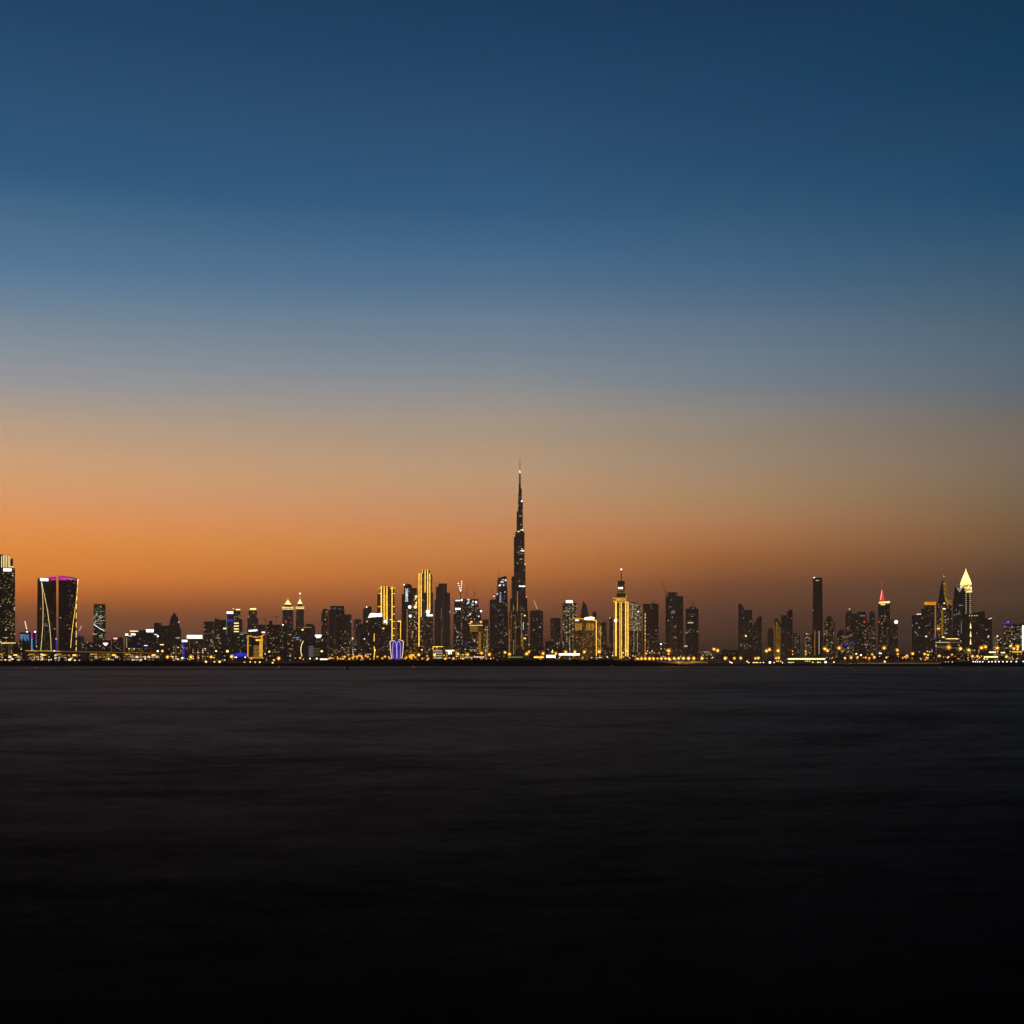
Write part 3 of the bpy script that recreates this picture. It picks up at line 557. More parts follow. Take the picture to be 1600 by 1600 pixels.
b.bulb(602, 971, 2.5, 'white', 'floodlight'); b.wins(14, 606, 617, 925, 1010, 'w3 w5')
b = Bld('apartment_tower', 'dark block with yellow arch and corner line before the yellow ladder tower', 'tower', 592, 612, 4100)
b.body('shaft', 593, 611.6, 976, 'dark2', 'box', 26); b.line([(594.8, 975.6), (597, 974), (600, 973.8), (602, 975.4)], 1.1, 'strip2', 'arch_light'); b.line([(594.2, 982), (594, 1023)], 0.95, 'strip'); b.line([(594, 982.2), (600.4, 982.2)], 1.3, 'pale', 'corner_light', -0.9); b.wins(26, 596, 611, 985, 1024, 'w3 w3 w1 w4')
b = Bld('apartment_tower', 'thin dark block with a yellow corner line, between the ladder tower and the lettered tower', 'tower', 618.5, 629, 4700)
b.body('shaft', 620.6, 628, 970, 'dark2', 'box', 16); b.line([(626, 970), (625.8, 998)], 0.9, 'strip'); b.line([(621.2, 970.8), (626.4, 970.6)], 1.5, 'pale', 'corner_light', -0.9); b.wins(6, 621, 627, 980, 1010, 'w3')
# violet pavilion
b = Bld('pavilion', 'small vase shaped pavilion glowing violet with white outlines', 'pavilion', 609, 631, 2500, short='the violet pavilion')
b.outline('walls', [(611.8, 1034), (610.4, 1018), (609.2, 1003), (613, 1000.8), (617, 1001.6), (620, 999.6), (623.6, 1000.4), (627, 1000.2), (630.6, 1002.4), (629.6, 1018), (628, 1034)], GEM['violet'], 12)
for pts, w in (([(609.2, 1002.6), (610.4, 1018), (612, 1029)], .6), ([(630.4, 1002.6), (629.6, 1018), (627.8, 1029)], .6), ([(609.2, 1002.6), (613, 1000.6), (616, 1001.6)], .6), ([(630.4, 1002.4), (627, 1000.2), (623, 999.6)], .7)): b.line(pts, w, 'pale', 'outline_light', -0.5)
for pts, w in (([(614, 1028.6), (613.2, 1014), (614.2, 1004.4), (616.6, 1001.4), (618.8, 1004), (619.8, 1014), (619.4, 1029)], .8), ([(620.6, 1028.6), (620.2, 1012), (620.6, 1004), (623, 1001.6), (625.2, 1004.6), (626, 1014), (625.2, 1029)], .8)): b.line(pts, w, 'lilac', 'arch_light', -0.5)
# lettered tower
b = Bld('office_tower', 'dark stepped tower with white lettering running up its face', 'tower', 627.5, 645, 5000, short='the lettered tower')
b.body('shaft', 631.2, 643.6, 914, 'dark', 'chamfer', 24); b.body('left_wing', 627.6, 631.2, 928, 'dark', 'box', 18, y=3); b.body('plant_room', 633, 641, 912, 'dark2', 'box', 12, bot=914, y=5); b.bulb(631.4, 913.6, 1, 'white')
b.text('DAMAC', 635.6, 929.6, 5.9, 'coolw', 'sign', R_(90)); b.wins(10, 629, 643, 945, 1010, 'w3 w4 w3')
b = Bld('apartment_tower', 'brown tower with paired bright floodlights, between the lettered and the tallest striped tower', 'tower', 636, 654, 4700)
b.body('shaft', 643.6, 651.6, 918.6, 'brown', 'box', 22, y=6); b.body('lower_shaft', 636, 653.6, 952, 'homes', 'box', 24)
b.bulb(650.2, 932, 1.9, 'pale', 'floodlight', 5); b.bulb(648.8, 935.6, 0.9, 'pale', 'floodlight', 5); b.bulb(640.2, 948.4, 2.5, 'white', 'floodlight'); b.bulb(649, 948.4, 2.4, 'pale', 'floodlight', 5); b.line([(650.6, 940), (650, 946)], 1.6, 'pale', 'floodlight', 5.5)
b.bulb(641, 962.6, 2.5, 'coolw', 'floodlight'); b.panel(640.5, 652, 955.6, 956.8, 'golddim', 'balcony_light'); b.line([(636.2, 952), (636, 1010)], 0.6, 'strip2'); b.line([(644, 986), (643.8, 998)], 0.7, 'strip2'); b.wins(40, 637, 653, 968, 1022, 'w5 w3 w3 w5')
# tallest striped tower
b = Bld('hotel_tower', 'tallest of the yellow striped towers, its lines rising to a stepped crown', 'tower', 652.6, 677, 4800, short='the tallest striped tower')
b.body('shaft', 654, 675.4, 897, 'stripewall', 'notch', 30, bot=926); b.body('lower_shaft', 653, 676.6, 926, 'brown', 'notch', 34, y=-2); b.body('crown', 657.6, 672, 891, 'dark2', 'box', 20, bot=897, y=4)
for pts, w, yy in (([(654.8, 896), (654.6, 1010)], 1.4, -2.8), ([(658, 896), (658, 964)], 1.3, -2.8), ([(659.7, 890), (659.7, 896)], .9, 3.4), ([(664.2, 890), (664.2, 926)], 1.1, -2.8), ([(668.3, 890), (668.3, 955)], 1.3, -2.8), ([(671.6, 895.6), (671.6, 955)], 1.3, -2.8)): b.line(pts, w, 'strip', 'light_strip', yy)
b.bulb(668.6, 956, 3.1, 'white', 'floodlight', -3); b.panel(666.6, 676, 960, 962.8, 'sign', y=-2.4); b.wins(8, 660, 671, 898, 900.5, 'w3 w4', y=0); b.wins(44, 656, 676, 964, 1024, 'w5 w3 w3 w1', y=-2.3)
b = Bld('apartment_tower', 'dull brown tower with stepped top and faint ribs, right of the tallest striped tower', 'tower', 678.6, 704, 4900, short='the ribbed stepped tower')
b.body('shaft', 685, 698.4, 911.6, 'pale', 'notch', 30); b.body('left_wing', 681, 685, 916.6, 'pale', 'box', 24, y=3); b.body('right_wing', 698.4, 703.4, 926, 'pale', 'box', 22, y=3); b.body('lower_wing', 678.8, 681, 937.6, 'pale', 'box', 20, y=5)
b.line([(689.6, 950), (689.6, 968)], 0.8, 'w3'); b.line([(690.2, 980), (690, 1012)], 0.5, 'w3'); b.bulb(702.8, 956, .9, 'w2', 'wall_lamp'); b.wins(16, 682, 702, 960, 1020, 'w3 w3')
b = Bld('corner_shop', 'low shop block with bright lit columns under a yellow roof line', 'shop', 675.5, 693, 2600, short='the bright column shop')
b.body('walls', 676, 692.6, 1010, 'street', 'box', 18); b.line([(676.4, 1010.4), (692.4, 1010.4)], 0.8, 'strip', 'roof_light'); b.line([(676.6, 1010.6), (676.6, 1015)], 0.8, 'strip', 'roof_light'); b.grid(677.4, 690.4, 1017, 1028, 8, 4, 'w2', 1.0, 1.9, -0.4)
b = Bld('corner_shop', 'low pale lit kiosk with two white letters, right of the bright column shop', 'shop', 695.6, 710, 2600)
b.body('walls', 696, 710, 1015.6, 'street', 'box', 16); b.panel(696, 710, 1015.6, 1017, 'pale', 'roof_light', -1.4); b.text('ET', 703.4, 1020, 6.2, 'white', 'sign')
# --- construction cluster
b = Bld('construction_tower', 'unfinished tower with two white lit bands and a lamp strung crane on its roof', 'tower', 708, 722.5, 5200, short='the unfinished white banded tower')
b.body('shaft', 708.4, 722, 937, 'site', 'box', 26); b.panel(711.4, 719, 937.4, 939.4, 'coolw', 'lit_band'); b.panel(711.2, 719.6, 950, 952.8, 'sign', 'lit_band'); b.bulb(721.4, 937.6, 1.4, 'white', 'floodlight'); b.line([(709, 938), (709, 960)], 0.5, 'w4')
b.wins(60, 709, 724, 956, 1024, 'w4 w2 w3 w4', w=(.5, .9), h=1.3)
crane(719.5, 937, 5190, (715.4, 909.6), 0.5, 4, 'lamp strung crane jib leaning left above the unfinished white banded tower', mast_top=924, lampmat='white')
crane(719.9, 937, 5170, (721.6, 907), 0.5, 6, 'lamp strung crane jib leaning right above the unfinished white banded tower', mast_top=925, lampmat='white')
b = Bld('construction_tower', 'wide unfinished tower sparkling with white work lamps along its top', 'tower', 722, 752, 5400, short='the sparkling unfinished tower')
b.body('shaft', 722.4, 747.6, 936, 'site', 'box', 34); b.body('right_wing', 747.6, 752, 951, 'site', 'box', 26, y=4)
for x, y, r in ((731, 936.6, 1), (733, 937.2, 1.1), (731.8, 941, 1.3), (739, 940, 1.3), (744, 941, 1.6), (738.8, 945, 1.1), (730, 943, .9), (734.4, 960, 1.3), (748, 963, 1.2), (751.6, 955, 1.5)): b.bulb(x, y, r, 'coolw' if r < 1.5 else 'white', 'work_lamp')
b.wins(60, 723, 747, 938, 970, 'w4 w2 w3', w=(.5, .9), h=1.5)
crane(729.6, 936, 5390, (731, 912), 0.35, 0, 'left of two plain cranes on the sparkling unfinished tower', mast_top=928)
crane(740.6, 936, 5395, (739.4, 914), 0.35, 0, 'right of two plain cranes on the sparkling unfinished tower', mast_top=927)
b = Bld('hotel_block', 'low gold lit hotel with round lamps at both ends of its roof band', 'hotel', 731, 766, 4500, short='the round lamp hotel')
b.body('walls', 732.4, 764.6, 978, 'street', 'box', 34); b.body('roof_band', 733.6, 755, 971.6, 'gold', 'box', 22, bot=987, y=-2); b.body('right_wing', 754, 763.6, 968, 'brown', 'box', 20, y=4)
for x in (736.6, 751.2): b.lathe('roof_lamp', [(0.6, 974.4), (2.0, 973.4), (2.5, 972.2), (1.8, 970.9), (0.4, 970.2)], GEM['amberp'], cx=x, y=-3)
b.bulb(734.6, 974.2, 1.2, 'amberp', 'roof_lamp', -2.6); b.line([(733, 977.4), (754, 977)], 0.7, 'strip', 'band_light', -2.8); b.grid(735, 745.6, 980, 986, 7, 3, 'w5', 0.9, 1.5, -2.3); b.bulb(741.4, 968.8, 0.9, 'red'); b.bulb(741.4, 1001.4, 1.1, 'redw')
b.panel(747.6, 751.6, 982, 1022, 'golddim', 'lit_column', -0.4); b.line([(761.4, 984), (761.2, 1020)], 0.6, 'strip2'); b.panel(735, 744, 1014.6, 1015.8, 'w1', 'lit_window'); b.wins(36, 753, 764, 975, 1022, 'w5 w3 w3'); b.panel(727.4, 729.6, 1003, 1009, 'blue', 'lit_window', 2)
b = Bld('apartment_tower', 'plain dark flat tower left of the curved top tower', 'tower', 765, 776, 5300)
b.body('shaft', 765.2, 776, 936.6, 'dark2', 'box', 26); b.wins(10, 766, 775, 944, 954, 'w4 w3', w=(.5, .9)); b.bulb(771.6, 931.6, 1.3, 'redw')
crane(770.4, 937, 5310, (769, 918), 0.35, 0, 'plain crane on the dark flat tower left of the curved top tower', mast_top=929)
b = Bld('office_tower', 'tower with curved top and white sparkles, a thin mast on its left shoulder', 'tower', 774, 794.6, 5200, short='the curved top tower')
b.outline('shaft', [(774.4, 1036), (774.6, 932), (776.4, 925), (777.4, 904), (780, 902.8), (785, 901.4), (789, 900), (791.6, 900.2), (792.6, 920), (793.8, 960), (794.2, 1036)], 'cool', 34); b.mast(779, 903.4, 888.5, 0.7, part='mast', y=8)
for x, y, r in ((785.8, 905.8, .9), (790, 906.6, 1.4), (783.6, 909, 1.2), (786, 909.6, 1), (781, 914.4, 1.7), (787, 914.4, 1), (777, 928, 1.1), (771.6, 931.8, .5), (789, 925, .8)): b.bulb(x, y, r, 'coolw', 'work_lamp')
for i in range(6): b.panel(780.6, 782.9, 925 + i * 2.8, 926.9 + i * 2.8, 'w4' if i < 2 else 'lilac', 'lit_screen')
b.wins(60, 777.6, 792.6, 904, 1006, 'w4 w3 w4 w3 w2', w=(.5, .9), h=1.1)
# --- the tallest spire
b = Bld('skyscraper', 'tallest tower of the city, a stepped dark needle ending in a long thin spire', 'skyscraper', 794, 826, 5786, short='the tallest needle tower')
SEG = [(795.2, 825.6, 950, 1036), (799.2, 822.6, 900.5, 950)]
b.body('base_tier', 795.4, 825.4, 955, 'dark', 'chamfer', 30); b.body('wide_tier', 796.8, 824, 935, 'dark', 'chamfer', 26, bot=955, y=4)
b.body('left_tier', 799, 806, 900.5, 'dark', 'round', 9, bot=935, y=6); b.body('right_tier', 812, 822.4, 929, 'dark', 'round', 11, bot=935, y=5); b.body('middle_tier', 803, 821.2, 883, 'dark', 'chamfer', 18, bot=935, y=8)
b.body('left_tier', 802.8, 809, 838.4, 'dark', 'round', 7, bot=883, y=12); b.body('core_tier', 805, 819.6, 830.6, 'dark', 'chamfer', 14, bot=883, y=10); b.body('left_tier', 807.2, 812, 798.4, 'dark', 'round', 5.4, bot=831, y=17)
b.body('core_tier', 809.4, 817, 783.8, 'dark', 'chamfer', 8, bot=831, y=15); b.body('core_tier', 809.6, 815.4, 771, 'dark', 'round', 5.8, bot=784, y=18); b.body('right_tier', 811.6, 815.2, 761.6, 'dark', 'round', 3.8, bot=771, y=19); b.body('core_tier', 810.3, 813.8, 754.4, 'dark', 'round', 3.4, bot=771, y=20)
b.body('spire_base', 811, 813.6, 741, 'dark2', 'round', 2.6, bot=755, y=22); b.mast(812.4, 741, 732, 1.9, part='spire_neck', w2=1.1, y=26); b.mast(812.5, 732.5, 714.5, 1.0, part='spire', w2=0.55, y=26)
b.bulb(812.1, 734.4, 0.75, 'white', y=24.5); b.bulb(812.6, 736.8, 0.9, 'white', y=24); b.bulb(812.8, 715.6, 0.5, 'w2', y=26)
for x, y, r, m in ((815.2, 782.6, 1.2, 'white'), (816.2, 827.6, 1.0, 'white'), (810.2, 830, 1.1, 'pale'), (813.6, 828, .8, 'pale'), (817, 860.4, 1.2, 'white'), (815.6, 857.6, .8, 'pale'), (820.6, 881.4, .9, 'pale'), (808.4, 862.6, .6, 'w2'), (814, 819, .8, 'w2'), (812.4, 776.6, .6, 'w2'), (809.6, 768, .5, 'w2'), (811.8, 754, .4, 'redw'), (808.4, 880, .8, 'w2'), (822.4, 932, .9, 'redw'), (824.8, 975, .9, 'redw'), (819.6, 961.8, 1.3, 'pale'), (820, 997.4, 1.3, 'pale')): b.bulb(x, y, r, m, 'tier_lamp', 2 if y > 935 else 9 if y < 840 else 7)
b.panel(811, 820.6, 915.2, 916.6, 'white', 'terrace_light', 4); b.bulb(818.4, 916, 1.2, 'white', 'terrace_light', 4); b.panel(813, 819.6, 859.8, 860.8, 'pale', 'terrace_light', 8); b.panel(808.6, 811.6, 829.6, 830.6, 'pale', 'terrace_light', 11)
b.panel(811, 815.2, 805.4, 806.2, 'w2', 'terrace_light', 13); b.panel(812, 816.6, 873, 873.8, 'w2', 'terrace_light', 8); b.panel(818, 822, 996.8, 997.8, 'pale', 'terrace_light', -1); b.panel(817.6, 821.6, 961.4, 962.3, 'pale', 'terrace_light', 2)
for x, y0, y1, m, w in ((808.5, 924, 1012, 'strip2', .8), (802.2, 945, 1008, 'strip2', .6), (796, 985, 1018, 'strip2', .6), (798.6, 953, 1000, 'golddim', .6), (805.6, 965, 1018, 'golddim', .6), (814.6, 958, 1010, 'strip2', .5), (816.8, 990, 1015, 'strip2', .6), (813.6, 946, 960, 'golddim', .7), (802.6, 1000, 1020, 'strip2', .5), (817.6, 973, 984, 'coolw', .6)): b.line([(x, y0), (x, y1)], w, m, 'fin_light', -0.7 if y0 > 950 else 1.2)
b.wins(60, 797, 824, 957, 1018, 'w5 w3 w1 w3', w=(.5, .9), h=1.2); b.wins(14, 806, 820, 842, 932, 'w3 w3 w4', y=7); b.wins(6, 808, 816, 786, 860, 'w3', y=10)
b = Bld('construction_tower', 'dark flat topped tower with a dotted crane, first right of the tallest needle tower', 'tower', 827.6, 849, 5000, short='the dotted crane tower')
b.body('shaft', 828, 848.6, 955, 'site', 'chamfer', 28); b.body('roof_storey', 829.6, 846.6, 953.6, 'dark2', 'box', 22, bot=955, y=4); b.bulb(838.8, 967.6, .8, 'w4', 'work_lamp'); b.bulb(844.2, 979.6, 1.2, 'w4', 'work_lamp'); b.bulb(826.6, 1007, 1.0, 'w2', 'work_lamp'); b.wins(12, 829, 848, 965, 1022, 'w3 w3 w5')
crane(839.6, 954, 4990, (834.2, 938), 0.4, 5, 'crane dotted with red white lamps, first right of the tallest needle tower', mast_top=951.6)
b = Bld('apartment_tower', 'plain grey brown tower in the gap between the dotted crane tower and speckled tower', 'tower', 859.6, 876.4, 5300)
b.body('shaft', 860, 876, 965.6, 'brown2', 'box', 26); b.wins(10, 861, 875, 968, 1000, 'w3'); b.wins(30, 860, 876, 1002, 1022, 'w3 w1 w5 w2')
b = Bld('apartment_tower', 'tower speckled with yellow rooms under a small white roof sign', 'tower', 878.6, 901, 4900, short='the speckled sign tower')
b.body('shaft', 879, 900.6, 942, 'lively', 'box', 30); b.panel(884.2, 894.6, 938, 942, 'sign', y=1); b.wins(80, 880, 900, 946, 1018, 'w1 w3 w6 w2 w3 w5', w=(.8, 1.6))
b = Bld('pointed_tower', 'unlit tower with a sharp pointed top behind the gold hotel', 'tower', 906, 921, 5600)
b.outline('shaft', [(905.8, 1036), (906.8, 968), (908.6, 952), (910.4, 943), (911.2, 936.6), (912.6, 941), (914.2, 943.4), (916, 944.4), (918, 953), (919.6, 962), (920.6, 1036)], 'brown2', 26)
b = Bld('apartment_tower', 'small unlit stub tower behind the right end of the gold hotel', 'tower', 925.6, 932.4, 5600)
b.body('shaft', 925.8, 932, 957.4, 'brown2', 'box', 14); b.body('plant_room', 927, 930.6, 955.6, 'brown2', 'box', 8, bot=957.4, y=3)
# gold hotel
b = Bld('hotel_block', 'broad gold washed hotel with bright white sign on its slanted golden roof line', 'hotel', 896.6, 932.6, 4300, short='the gold hotel')
b.outline('walls', [(896.8, 1036), (896.8, 966), (912, 966.6), (920, 967.4), (932, 969), (932.2, 1036)], 'gold', 40)
b.line([(896.8, 966), (912.6, 967.2)], 1.6, 'gold', 'roof_light'); b.line([(912.6, 967.8), (932, 969.4)], 1.0, 'strip', 'roof_light'); b.line([(931.6, 969), (931.8, 1025)], 1.0, 'strip', 'edge_light')
b.outline('sign', [(912.8, 968.4), (912.8, 965.4), (918, 964.2), (924, 963.4), (929, 964.8), (929, 967.6), (920, 968.4)], GEM['sign'], 1.0, y=-1.8); b.panel(899, 904.2, 968.4, 970, 'white')
for x in (899.6, 901.8, 904.2, 906.4, 908.4): b.line([(x, 974), (x, 984 + (x % 2))], 0.9, 'strip2', 'wash_glow')  # floodlight washes on the wall, put in as glowing bars
for x in (916.8, 919, 921.2, 923.4, 925.6, 927.2): b.line([(x, 974), (x, 983 + (x % 2) * 1.5)], 0.8, 'strip2', 'wash_glow')
b.wins(40, 898, 931, 988, 1020, 'w5 w3 w5')
b = Bld('apartment_tower', 'narrow dark block with knots of gold balconies right of the gold hotel', 'tower', 933, 948, 4700)
b.body('shaft', 933.2, 941, 974, 'homes', 'box', 20); b.body('right_wing', 941, 947.6, 972, 'dark2', 'box', 18, y=4); b.wins(60, 934, 940.4, 976, 1022, 'w5 w1 w5 w2', w=(1, 2)); b.wins(20, 941.5, 947, 980, 1022, 'w3 w6', y=3.8); b.line([(938.6, 978), (938.4, 1018)], 0.8, 'strip2')
b = Bld('apartment_tower', 'unlit brown tower tucked behind the left of the golden spired tower', 'tower', 952, 962, 5400)
b.body('shaft', 952.4, 962, 964.6, 'brown2', 'box', 20); b.bulb(953.2, 965.4, .9, 'redw'); b.wins(16, 953, 959, 1004, 1024, 'w2 w1 w3')
# golden spired tower
b = Bld('spired_tower', 'golden outlined tower with square lantern top and thin spire tipped by a lamp', 'tower', 957.2, 982.4, 4600, short='the golden spired tower')
b.body('shaft', 957.4, 982.2, 942, 'gold', 'notch', 34); b.body('crown', 959.6, 979.4, 932, 'brown', 'notch', 26, bot=942, y=4); b.body('neck', 963.6, 978, 926.6, 'brown', 'box', 16, bot=932, y=8); b.body('lantern', 965.4, 976.2, 907.4, 'brown', 'box', 12, bot=926.6, y=10); b.mast(970.8, 907.4, 890, 1.5, part='spire', w2=1.0, y=28); b.bulb(970.8, 888.8, 1.3, 'white', y=28)
b.panel(966, 973.2, 917.4, 920, 'sign', y=9.6); b.grid(967, 975.2, 922.6, 926, 4, 2, 'w5', 1.2, 1.2, 9.8); b.wins(8, 968, 976, 912, 917, 'w5 w3', y=9.8)
for y, x0, x1, w in ((934.6, 960, 979, 1.7), (937.4, 961, 978.6, .8), (940.4, 958.4, 981.6, 1.5)): b.line([(x0, y), (x1, y)], w, 'gold' if w > 1 else 'strip', 'crown_light', 3.2)
for x, y0, y1, w, m in ((962.4, 940, 1025, 2.2, 'strip'), (968.6, 941, 1029, 0.8, 'strip'), (971, 941, 1029, 0.9, 'strip'), (977.7, 940, 1025, 1.6, 'strip'), (981.2, 941, 1026, 1.4, 'strip'), (959.2, 942, 1024, .5, 'strip2')): b.line([(x, y0), (x, y1)], w, m, 'light_strip', -0.8)
b.bulb(962, 969.6, 2.3, 'white', 'floodlight', -1.4); b.wins(14, 964.5, 976, 945, 1020, 'w5 w3')
for x, y in ((958.6, 934.4), (978.6, 931.4), (959.4, 939)): b.bulb(x, y, .8, 'amberp', 'crown_lamp', 3)
# beige rounded tower
GLOWB = facade('beige wall with painted floodlight', (0.55, 0.46, 0.34), bay=3.2, storey=3.8, wf=0.9, hf=0.8, lit=2.0, whiten=0.3, litcol=(0.9, 0.62, 0.3), litstr=0.8, stripes=0.2)  # floodlight on the beige wall, painted in as dense emissive cells
FA['beigeglow'] = GLOWB
b = Bld('office_tower', 'pale beige lit tower with a rounded right shoulder, beside the golden spired tower', 'tower', 983.6, 1005, 4900, short='the beige rounded tower')
b.outline('upper_shaft', [(984, 985), (984, 943), (990, 942.6), (996, 943.8), (1000.4, 947), (1003.2, 952), (1003.6, 960), (1003.2, 976), (1001.4, 985)], 'beigeglow', 30); b.outline('lower_shaft', [(984.4, 1036), (984.4, 985.2), (1002.6, 985.2), (1002.6, 1036)], 'brown2', 28, y=1)
b.body('roof_storey', 986, 995, 941, 'brown', 'box', 14, bot=943, y=8); b.line([(984, 954.6), (1003, 955.2)], 0.45, 'golddim', 'floor_gap'); b.bulb(997.4, 955.6, 1.0, 'white', 'wall_lamp')
for x in (990.4, 996): b.grid(x, x, 987, 1022, 1, 18, 'w2', 0.9, 0.8, 0.8)
b.wins(60, 985, 1002, 986, 1024, 'w1 w3 w1 w2', w=(.6, 1), y=0.8)
b = Bld('apartment_tower', 'dark brown slab with a yellow dotted line down its left corner', 'tower', 1004, 1029.6, 5000, short='the yellow corner slab')
b.body('shaft', 1004.6, 1029, 943.6, 'dark2', 'box', 32); b.outline('left_wall', [(1004.6, 1030), (1004.6, 950), (1008.4, 944), (1009.4, 950), (1009.4, 1030)], 'brown2', 2.0, y=-2.1); b.line([(1008, 957), (1008, 1026)], 0.9, 'strip2', 'corner_light', -2.8)
for y in (960, 965, 971, 978, 984, 990, 1000): b.bulb(1008.2, y, .75, 'strip', 'corner_lamp', -3)
b.body('plant_room', 1019, 1023, 941.6, 'dark2', 'box', 8, bot=943.6, y=8); b.wins(30, 1011, 1028, 990, 1022, 'w3 w5 w3'); b.bulb(1025, 984.8, .9, 'w4', 'wall_lamp')
crane(1021, 943, 5010, (1014.6, 929), 0.3, 0, 'faint thin crane on the yellow corner slab', mast_top=938)
b = Bld('low_block', 'low dim block with one white lamp right of the yellow corner slab', 'low block', 1029, 1043, 4600)
b.body('walls', 1029, 1043, 1005, 'homes', 'box', 24); b.bulb(1032.6, 1006.4, 1.2, 'white', 'wall_lamp')
b = Bld('construction_tower', 'tall unlit slab with notched roof, the tallest right of the beige rounded tower', 'tower', 1039.6, 1068, 5200, short='the tall unlit slab')
b.body('shaft', 1043, 1058.6, 925.4, 'brown', 'box', 36); b.body('left_fin', 1040, 1043, 928, 'dark2', 'box', 22, y=3); b.body('right_wing', 1058.6, 1067.6, 931.4, 'dark2', 'box', 30, y=3); b.panel(1041.6, 1043.2, 926.6, 933, 'w3', 'lit_window', 2.4)
b.wins(16, 1048.6, 1056, 953.4, 959.4, 'w4 w2 w4', gx=1.3, gy=1.3, w=(.8, 1.1)); b.wins(14, 1042, 1058, 978, 1000, 'w5 w3 w3'); b.wins(26, 1041, 1067, 1000, 1024, 'w3'); b.bulb(1055.4, 979.6, .9, 'w5', 'wall_lamp'); b.bulb(1055.2, 995, .9, 'w5', 'wall_lamp')
crane(1039.6, 927, 5195, (1033.8, 904.6), 0.4, 0, 'plain crane leaning over the left corner of the tall unlit slab', mast_top=924.6)
b = Bld('construction_tower', 'unlit tower crowned by a splayed pair of cranes', 'tower', 1070, 1092, 5100, short='the crane pair tower')
b.body('shaft', 1071.4, 1091.4, 951, 'site', 'box', 30); b.body('roof_storey', 1077.4, 1087, 948, 'dark2', 'box', 16, bot=951, y=5); b.panel(1074.6, 1083.2, 972.2, 973.8, 'w2', 'lit_window'); b.wins(14, 1075, 1086, 983, 988, 'w4 w2 w3', w=(.7, 1.2)); b.panel(1074, 1088, 960, 960.6, 'w3', 'lit_window'); b.panel(1069, 1074, 1008.6, 1010.6, 'w2', 'lit_window', -1)
crane(1080.4, 948, 5100, (1072.4, 930.4), 0.4, 0, 'left one of the splayed crane pair', mast_top=943)
crane(1083.8, 948, 5105, (1091, 929), 0.4, 0, 'right one of the splayed crane pair', mast_top=943)
# --- right of the open gap
b = Bld('slanted_tower', 'left of two wedge topped brown towers, its roof slanting down to a flat middle', 'tower', 1153, 1176, 5600, short='the wedge topped pair')
b.outline('shaft', [(1153.4, 1036), (1153.4, 944.6), (1157, 943), (1160, 946), (1163.4, 952.6), (1163.6, 1036)], 'brown2', 34); b.body('right_shaft', 1163.6, 1175.2, 953, 'dark2', 'box', 30, y=4); b.mast(1157.4, 943.4, 940.6, .8, part='roof_mast'); b.bulb(1165.4, 993.6, 1.4, 'pale', 'wall_lamp'); b.bulb(1173, 970.6, .7, 'w2', 'wall_lamp'); b.wins(26, 1156, 1174, 1006, 1014, 'w2 w4 w3', w=(.5, .9)); b.wins(12, 1155, 1175, 965, 1020, 'w3 w3')
b = Bld('slanted_tower', 'lower brown tower whose roof rises to the right, right of two wedge topped towers', 'tower', 1175, 1191, 5500)
b.outline('shaft', [(1175.4, 1036), (1175.4, 978), (1180, 972), (1184.6, 963.6), (1190.4, 963.2), (1190.4, 1036)], 'brown2', 32); b.wins(14, 1177, 1190, 985, 1020, 'w3 w3 w4')
b = Bld('domed_block', 'hazy unlit block with a small dome left of the gold slanted tower', 'block', 1199, 1209, 6000)
b.lathe('dome', [(4.6, 988), (4.4, 985), (3.2, 982.4), (1.2, 980.8)], FA['brown2'], cx=1204, y=0); b.body('walls', 1199.2, 1208.8, 988, 'brown2', 'box', 18); b.body('front_mast', 1203, 1206, 1008, 'dark2', 'box', 5, y=-8)
FA['goldglow'] = facade('slanted gold wall with painted glow', (0.5, 0.36, 0.1), bay=2.6, storey=3.0, wf=0.8, hf=0.75, lit=1.1, whiten=0.1, litcol=(1.0, 0.5, 0.01), litstr=0.7, stripes=0.3)  # gold light on the slanted wall, put into its colour as emissive cells
b = Bld('slanted_tower', 'gold glowing tower sliced by a slanted dark roof edge', 'tower', 1208, 1221.6, 5500, short='the gold slanted tower')
b.outline('shaft', [(1209, 1036), (1209, 975), (1210.6, 966.6), (1212.4, 968), (1217, 974.6), (1219.6, 978.6), (1219.4, 1036)], 'goldglow', 26); b.outline('roof_edge', [(1211, 967), (1214, 965.8), (1221, 976.6), (1221, 982), (1217, 976)], ROOF, 28, y=-1)
b = Bld('office_tower', 'unlit dark tower with a taller right shoulder, right of the gold slanted tower', 'tower', 1220, 1239, 5600)
b.body('left_shaft', 1220.4, 1230.4, 961.4, 'dark2', 'box', 26); b.outline('right_shaft', [(1229.8, 1036), (1229.8, 957), (1232.4, 952.6), (1238.4, 952.4), (1238.6, 1036)], 'dark2', 30, y=-3); b.wins(16, 1222, 1238, 985, 1022, 'w3 w3 w1', y=-3.2)
b = Bld('apartment_tower', 'low grey block between the dark shouldered tower and red lamp block', 'tower', 1239, 1250.4, 5300)
b.body('shaft', 1239.4, 1250, 989.6, 'brown', 'box', 20); b.wins(18, 1241, 1249.6, 993, 1022, 'w3 w4 w1')
b = Bld('apartment_tower', 'low block with red roof lamp and stacked lit rooms left of the slim tall tower', 'tower', 1255.6, 1270, 5200)
b.body('shaft', 1256, 1270, 991, 'homes', 'box', 24); b.bulb(1260.4, 990.6, 1.0, 'redw'); b.wins(34, 1257, 1269, 994, 1022, 'w1 w2 w3 w3'); b.wins(8, 1257.6, 1260.4, 1004, 1024, 'w2 w1', w=(1.2, 1.6))
b = Bld('skyscraper', 'slim tall dark tower standing well above its neighbours on the right', 'skyscraper', 1268.6, 1286.4, 5300, short='the slim tall tower')
